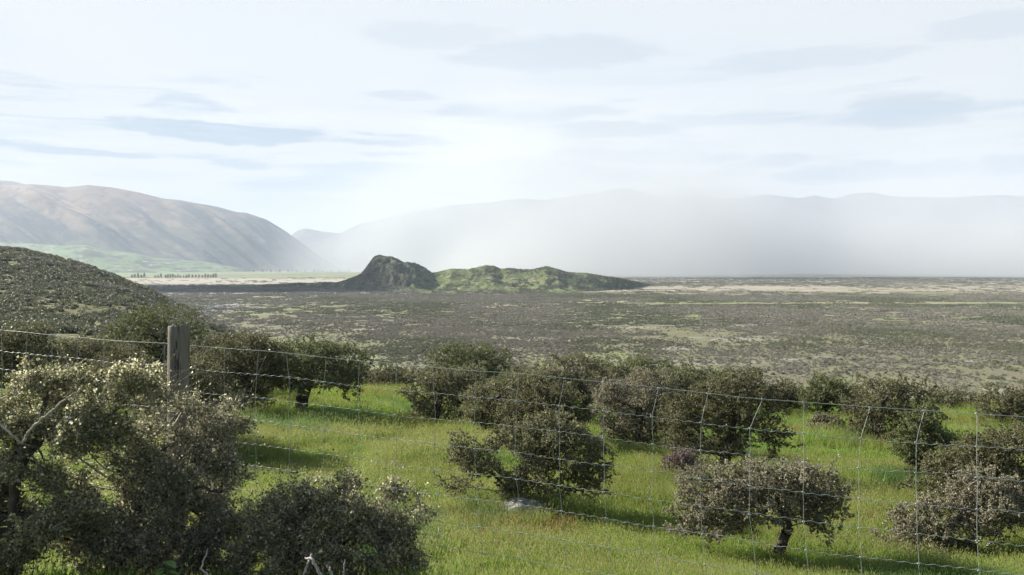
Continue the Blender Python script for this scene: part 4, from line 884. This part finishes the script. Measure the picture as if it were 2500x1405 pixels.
# reddish sorrel growing in drifts through the grass
SORREL = leaf_mat('sorrel_leaf', [(0, (.10, .09, .02)), (.5, (.25, .10, .045)), (1, (.40, .20, .10))], .35)
_g = GRASS; GRASS = SORREL; st3 = [tuft('sorrel', 22, .16, .22, .0042, 30 + s, .5, .3) for s in range(3)]; GRASS = _g
sp_ = []
for (px, py, ax, ay, n) in ((990, 968, 2.4, 1.6, 420), (1110, 1038, 2.6, 1.2, 420), (1230, 1060, 1.2, .8, 120), (1150, 1262, 1.5, .8, 420), (1270, 1300, 1.0, .5, 160), (2140, 1082, 1.9, 1.2, 330), (2370, 1035, 1.6, 1.6, 220), (1210, 1345, .6, .5, 90), (1960, 1055, 1.2, 1.0, 120), (380, 1340, .5, .5, 90)):
    x, y, z = on_ground(px, py); d = rng.normal(0, .55, (n, 2)); sp_.append(np.stack([x + d[:, 0] * ax, y + d[:, 1] * ay], 1))
sp_ = np.concatenate(sp_); n = len(sp_); s = rng.uniform(.6, 1.1, n)
scatter('sorrel', np.stack([sp_[:, 0], sp_[:, 1], ground(sp_[:, 0], sp_[:, 1])], 1), np.stack([s, s, s], 1), np.stack([s * 0, s * 0, rng.random(n) * 6.28], 1), rng.integers(0, 3, n), st3, 'reddish sorrel growing in drifts through the paddock grass', 'weed')
# scrub on the flat and the hillside
def blob(name, seed, nq, r, h, q, tone, nb=1, area=0, low=.25):
    rg = np.random.default_rng(seed); V = []; tn = []
    for b in range(nb):
        c0 = np.array([rg.uniform(-1, 1) * area, rg.uniform(-1, 1) * area, 0]); k = rg.uniform(.6, 1.15)
        d = rg.normal(size=(nq, 3)); d[:, 2] = np.abs(d[:, 2]) * .9 - .15; d /= np.linalg.norm(d, axis=1, keepdims=True)
        rr_ = (rg.random(nq) ** .35) * (.65 + .6 * fbm(d[:, 0] * 2 + 5, d[:, 1] * 2 + 5, d[:, 2] * 2 + 5, s=seed + b, o=2))
        c = c0 + d * rr_[:, None] * np.array([r * k, r * k, h * k]) + np.array([0, 0, h * k * low])
        n1 = rg.normal(size=(nq, 3)); n1 /= np.linalg.norm(n1, axis=1, keepdims=True); n2 = np.cross(n1, rg.normal(size=(nq, 3))); n2 /= np.linalg.norm(n2, axis=1, keepdims=True)
        s = (q * rg.uniform(.6, 1.3, nq))[:, None]; V.append(np.stack([c - n1 * s, c - n2 * s * .6, c + n1 * s, c + n2 * s * .6], 1).reshape(-1, 3)); tn.append(np.clip(rg.normal(.38, .2, nq), 0, 1))
    V = np.concatenate(V); Q = np.arange(len(V)).reshape(-1, 4); return mesh_from(name, V, [Q], [LEAF[tone]], tint=np.concatenate(tn))
LEAF['heath'] = leaf_mat('leaf_heath', [(0, (0.123, 0.113, 0.090)), (.4, (0.217, 0.203, 0.157)), (1, (0.319, 0.297, 0.232))], .15, .1)
LEAF['scrub'] = leaf_mat('leaf_scrub', [(0, (0.072, 0.078, 0.046)), (.4, (0.138, 0.145, 0.081)), (1, (0.217, 0.225, 0.131))], .15, .1)
solo = [blob('single_shrub', s, 130, 1.5, 1.35, .28, tn) for s, tn in ((1, 'scrub'), (2, 'heath'), (3, 'heath'), (4, 'scrub'), (5, 'heath'), (6, 'heath'))]
clump = [blob('shrub_clump', 20 + s, 26, 1.6, 1.3, .62, tn, 11, 6.5) for s, tn in enumerate(('heath', 'heath', 'scrub', 'heath', 'heath', 'scrub'))]
P_, S1, R1, I1 = [], [], [], []; P2, S2, R2, I2 = [], [], [], []
def kindmix(xx, yy, n):   # 0 and 3 are the dark green kind, the rest grey-brown; they stand in patches
    g = fbm(xx / 70, yy / 90, s=120, o=3) + rng.normal(0, .09, n)
    return np.where(g > .56, rng.choice([0, 3], n), rng.choice([1, 2, 4, 5], n))
for (n, y0, y1) in ((85000, 300, 800),):
    xx, yy, pr_ = wedge(n * 2, y0, y1, 1.05, 20); kk = rng.random(len(xx)) < pr_; xx, yy = xx[kk], yy[kk]
    c = cover_at(xx, yy)[0]; kk = rng.random(len(xx)) < c ** 1.3; xx, yy, c = xx[kk], yy[kk], c[kk]; n = len(xx)
    s = rng.uniform(.32, .85, n) * (.7 + .4 * c); s = np.where(rng.random(n) < .05, s * 1.7, s)
    P_.append(np.stack([xx, yy, np.full(n, PLAIN)], 1)); S1.append(np.stack([s, s, s * .9], 1)); R1.append(np.stack([xx * 0, xx * 0, rng.random(n) * 6.28], 1)); I1.append(kindmix(xx, yy, n))
for (n, y0, y1) in ((26000, 800, 1700), (34000, 1700, 4300)):
    xx, yy, pr_ = wedge(n * 2, y0, y1, 1.05, 20); kk = rng.random(len(xx)) < pr_; xx, yy = xx[kk], yy[kk]
    c = cover_at(xx, yy)[0]; kk = rng.random(len(xx)) < c ** 1.2; xx, yy, c = xx[kk], yy[kk], c[kk]; n = len(xx); s = rng.uniform(.7, 1.2, n) * (1 + .35 * (yy > 1700))
    P2.append(np.stack([xx, yy, np.full(n, PLAIN - .2)], 1)); S2.append(np.stack([s, s, np.where(yy > 1700, .8, .9) * s], 1)); R2.append(np.stack([xx * 0, xx * 0, rng.random(n) * 6.28], 1)); g_ = kindmix(xx / 2, yy / 2, n); I2.append(np.where((g_ == 0) | (g_ == 3), rng.choice([2, 5], n), rng.choice([0, 1, 3, 4], n)))
scatter('valley_scrub', np.concatenate(P_), np.concatenate(S1), np.concatenate(R1), np.concatenate(I1), solo, 'grey-brown thorny scrub covering the near part of the river flat', 'scrub')
scatter('distant_scrub', np.concatenate(P2), np.concatenate(S2), np.concatenate(R2), np.concatenate(I2), clump, 'grey-brown scrub covering the far part of the river flat', 'scrub')
n = 34000; a1 = rng.uniform(-.85, -.25, n); y1 = rng.uniform(80, 660, n); kk = rng.random(n) < np.sqrt(y1 / 660); a1, y1 = a1[kk], y1[kk]; x1 = a1 * y1
cvh = fbm(x1 / 26, y1 / 40, s=77, o=4, g=.6) * .5 + fbm(x1 / 9, y1 / 12, s=79, o=2) * .5; kk = (cvh < .565 + .02 * rng.normal(size=len(cvh))) | (rng.random(len(cvh)) < .10); a1, y1, x1 = a1[kk], y1[kk], x1[kk]
z1 = hillside(a1, y1) - sstep(a1, -.27, -.22) * 30; s = rng.uniform(.45, 1.2, len(x1)) * (1 + .35 * (y1 > 400))
ii = np.where(fbm(x1 / 50, y1 / 60, s=90) > .62, rng.choice([1, 2, 4], len(x1)), rng.choice([0, 3, 0, 3, 5], len(x1)))
ground_hid = z1 > -66
scatter('hillside_scrub', np.stack([x1, y1, z1], 1)[ground_hid], np.stack([s, s, s * .85], 1)[ground_hid], np.stack([s * 0, s * 0, rng.random(len(s)) * 6.28], 1)[ground_hid], ii[ground_hid], solo, 'dark scrub covering the hillside at the left', 'scrub')
# scrub and bushes on the knoll
n = 15000; u1 = rng.uniform(640, 1620, n); v1 = rng.uniform(.0, .62, n)
iu = np.clip((u1 - 560) / 1080 * 499, 0, 499).astype(int); iv = np.clip(v1 * 149, 0, 149).astype(int); x1, y1, z1 = Xk[iu, iv], Yk[iu, iv], Zk[iu, iv]
kk = (fbm(x1 / 30, y1 / 34, z1 / 12, s=103, o=4, g=.6) + rng.normal(0, .03, n) > .505) & (z1 > PLAIN); x1, y1, z1 = x1[kk], y1[kk], z1[kk]; s = rng.uniform(.6, 1.4, len(x1))
scatter('knoll_scrub', np.stack([x1 + rng.normal(0, .6, len(s)), y1, z1 - .2], 1), np.stack([s, s, s], 1), np.stack([s * 0, s * 0, rng.random(len(s)) * 6.28], 1), rng.choice([0, 3, 0, 1], len(s)), solo, 'dark bushes dotting the knoll', 'scrub')

# ---------------------------------------------------------------- the nearest shrubs of the flat, one object each
GS = 'dark shrubs scattered over the near river flat below the paddock'
near = [blob('flat_shrub', 60 + s, 420, 1.7, 1.6, .20, tn) for s, tn in ((1, 'scrub'), (2, 'green'), (3, 'scrub'), (4, 'heath'))]
cnt = 0; first = []
rg = np.random.default_rng(12)
while cnt < 260:
    y1 = rg.uniform(345, 520); px = rg.uniform(800, 1160) if cnt % 3 == 0 else rg.uniform(700, 2500); x1 = (px - 1250) / F * y1
    if float(fbm(np.array([x1 / 22]), np.array([y1 / 26]), s=44)[0]) < .5: continue
    k = rg.integers(0, 4); s = rg.uniform(.55, 1.25)
    if cnt < 1:
        proto = link('shrub', near[k], label='dark rounded shrub scattered on the near river flat below the paddock', cat='shrub', group=GS); ob = proto
    else: ob = proto.copy(); ob.data = near[k]; COL.objects.link(ob)
    ob.location = (x1, y1, PLAIN - .1); ob.rotation_euler = (0, 0, rg.uniform(0, 6.28)); ob.scale = (s, s, s); cnt += 1

# ---------------------------------------------------------------- shelter belts
def conifer(name, seed, h, r, tone='green'):
    rg = np.random.default_rng(seed); n = 420; f = rg.random(n) ** .8; a0 = rg.uniform(0, 6.28, n); rr_ = r * (1 - f * .75) * rg.uniform(.3, 1.1, n)
    c = np.stack([np.cos(a0) * rr_, np.sin(a0) * rr_, h * (.06 + .94 * f)], 1); n1 = rg.normal(size=(n, 3)); n1 /= np.linalg.norm(n1, axis=1, keepdims=True); n2 = np.cross(n1, rg.normal(size=(n, 3))); n2 /= np.linalg.norm(n2, axis=1, keepdims=True)
    s = h * .055 * rg.uniform(.7, 1.4, n)[:, None]; V = np.stack([c - n1 * s, c - n2 * s * .6, c + n1 * s, c + n2 * s * .6], 1).reshape(-1, 3)
    v, q = polytube([(0, 0, 0), (0, 0, h * .95)], [r * .12, r * .02], 6)
    return mesh_from(name, np.concatenate([v, V]), [q, np.arange(len(V)).reshape(-1, 4) + len(v)], [BARK, LEAF[tone]], np.concatenate([np.zeros(len(q), int), np.ones(n, int)]), np.concatenate([np.zeros(len(q)), np.clip(rg.normal(.3, .2, n), 0, 1)]))
cm = [conifer('conifer', s, 19, 8.5) for s in (1, 2, 3)]
xs_ = [322, 329, 337, 345, 352, 379, 386, 393, 404, 410, 416, 422, 428, 434, 440, 448, 455, 461, 470, 478, 486, 494, 501, 508, 515, 521, 527]
ds = dist(678.5); pr0 = None
def row(name, xs_, yd, meshes, lab, cat, grp, hs):
    pr0 = None
    for q, px in enumerate(xs_):
        mm = meshes[q % len(meshes)]
        if pr0 is None: pr0 = link(name, mm, label=lab, cat=cat, group=grp); ob = pr0
        else: ob = pr0.copy(); ob.data = mm; COL.objects.link(ob)
        y1 = yd + rg.uniform(-40, 40); ob.location = ((px - 1250) / F * y1, y1, PLAIN - .3); s = hs * rg.uniform(.75, 1.15); ob.scale = (s, s, s * rg.uniform(.85, 1.1)); ob.rotation_euler = (0, 0, rg.uniform(0, 6.28))
row('conifer_tree', xs_, ds, cm, 'dark conifer in the broken shelter belt on the pale flat below the mountain', 'tree', 'shelter belt of conifers on the flat', 1.0)
pm = [conifer('poplar', 7 + s, 26, 6) for s in (1, 2)]
row('poplar_tree', [600 + i * 7 + (i % 3) * 2 for i in range(37) if i % 9 != 4], 8200, pm, 'tiny hazy tree in the far line at the mountain foot', 'tree', 'distant tree line at the mountain foot', 1.0)
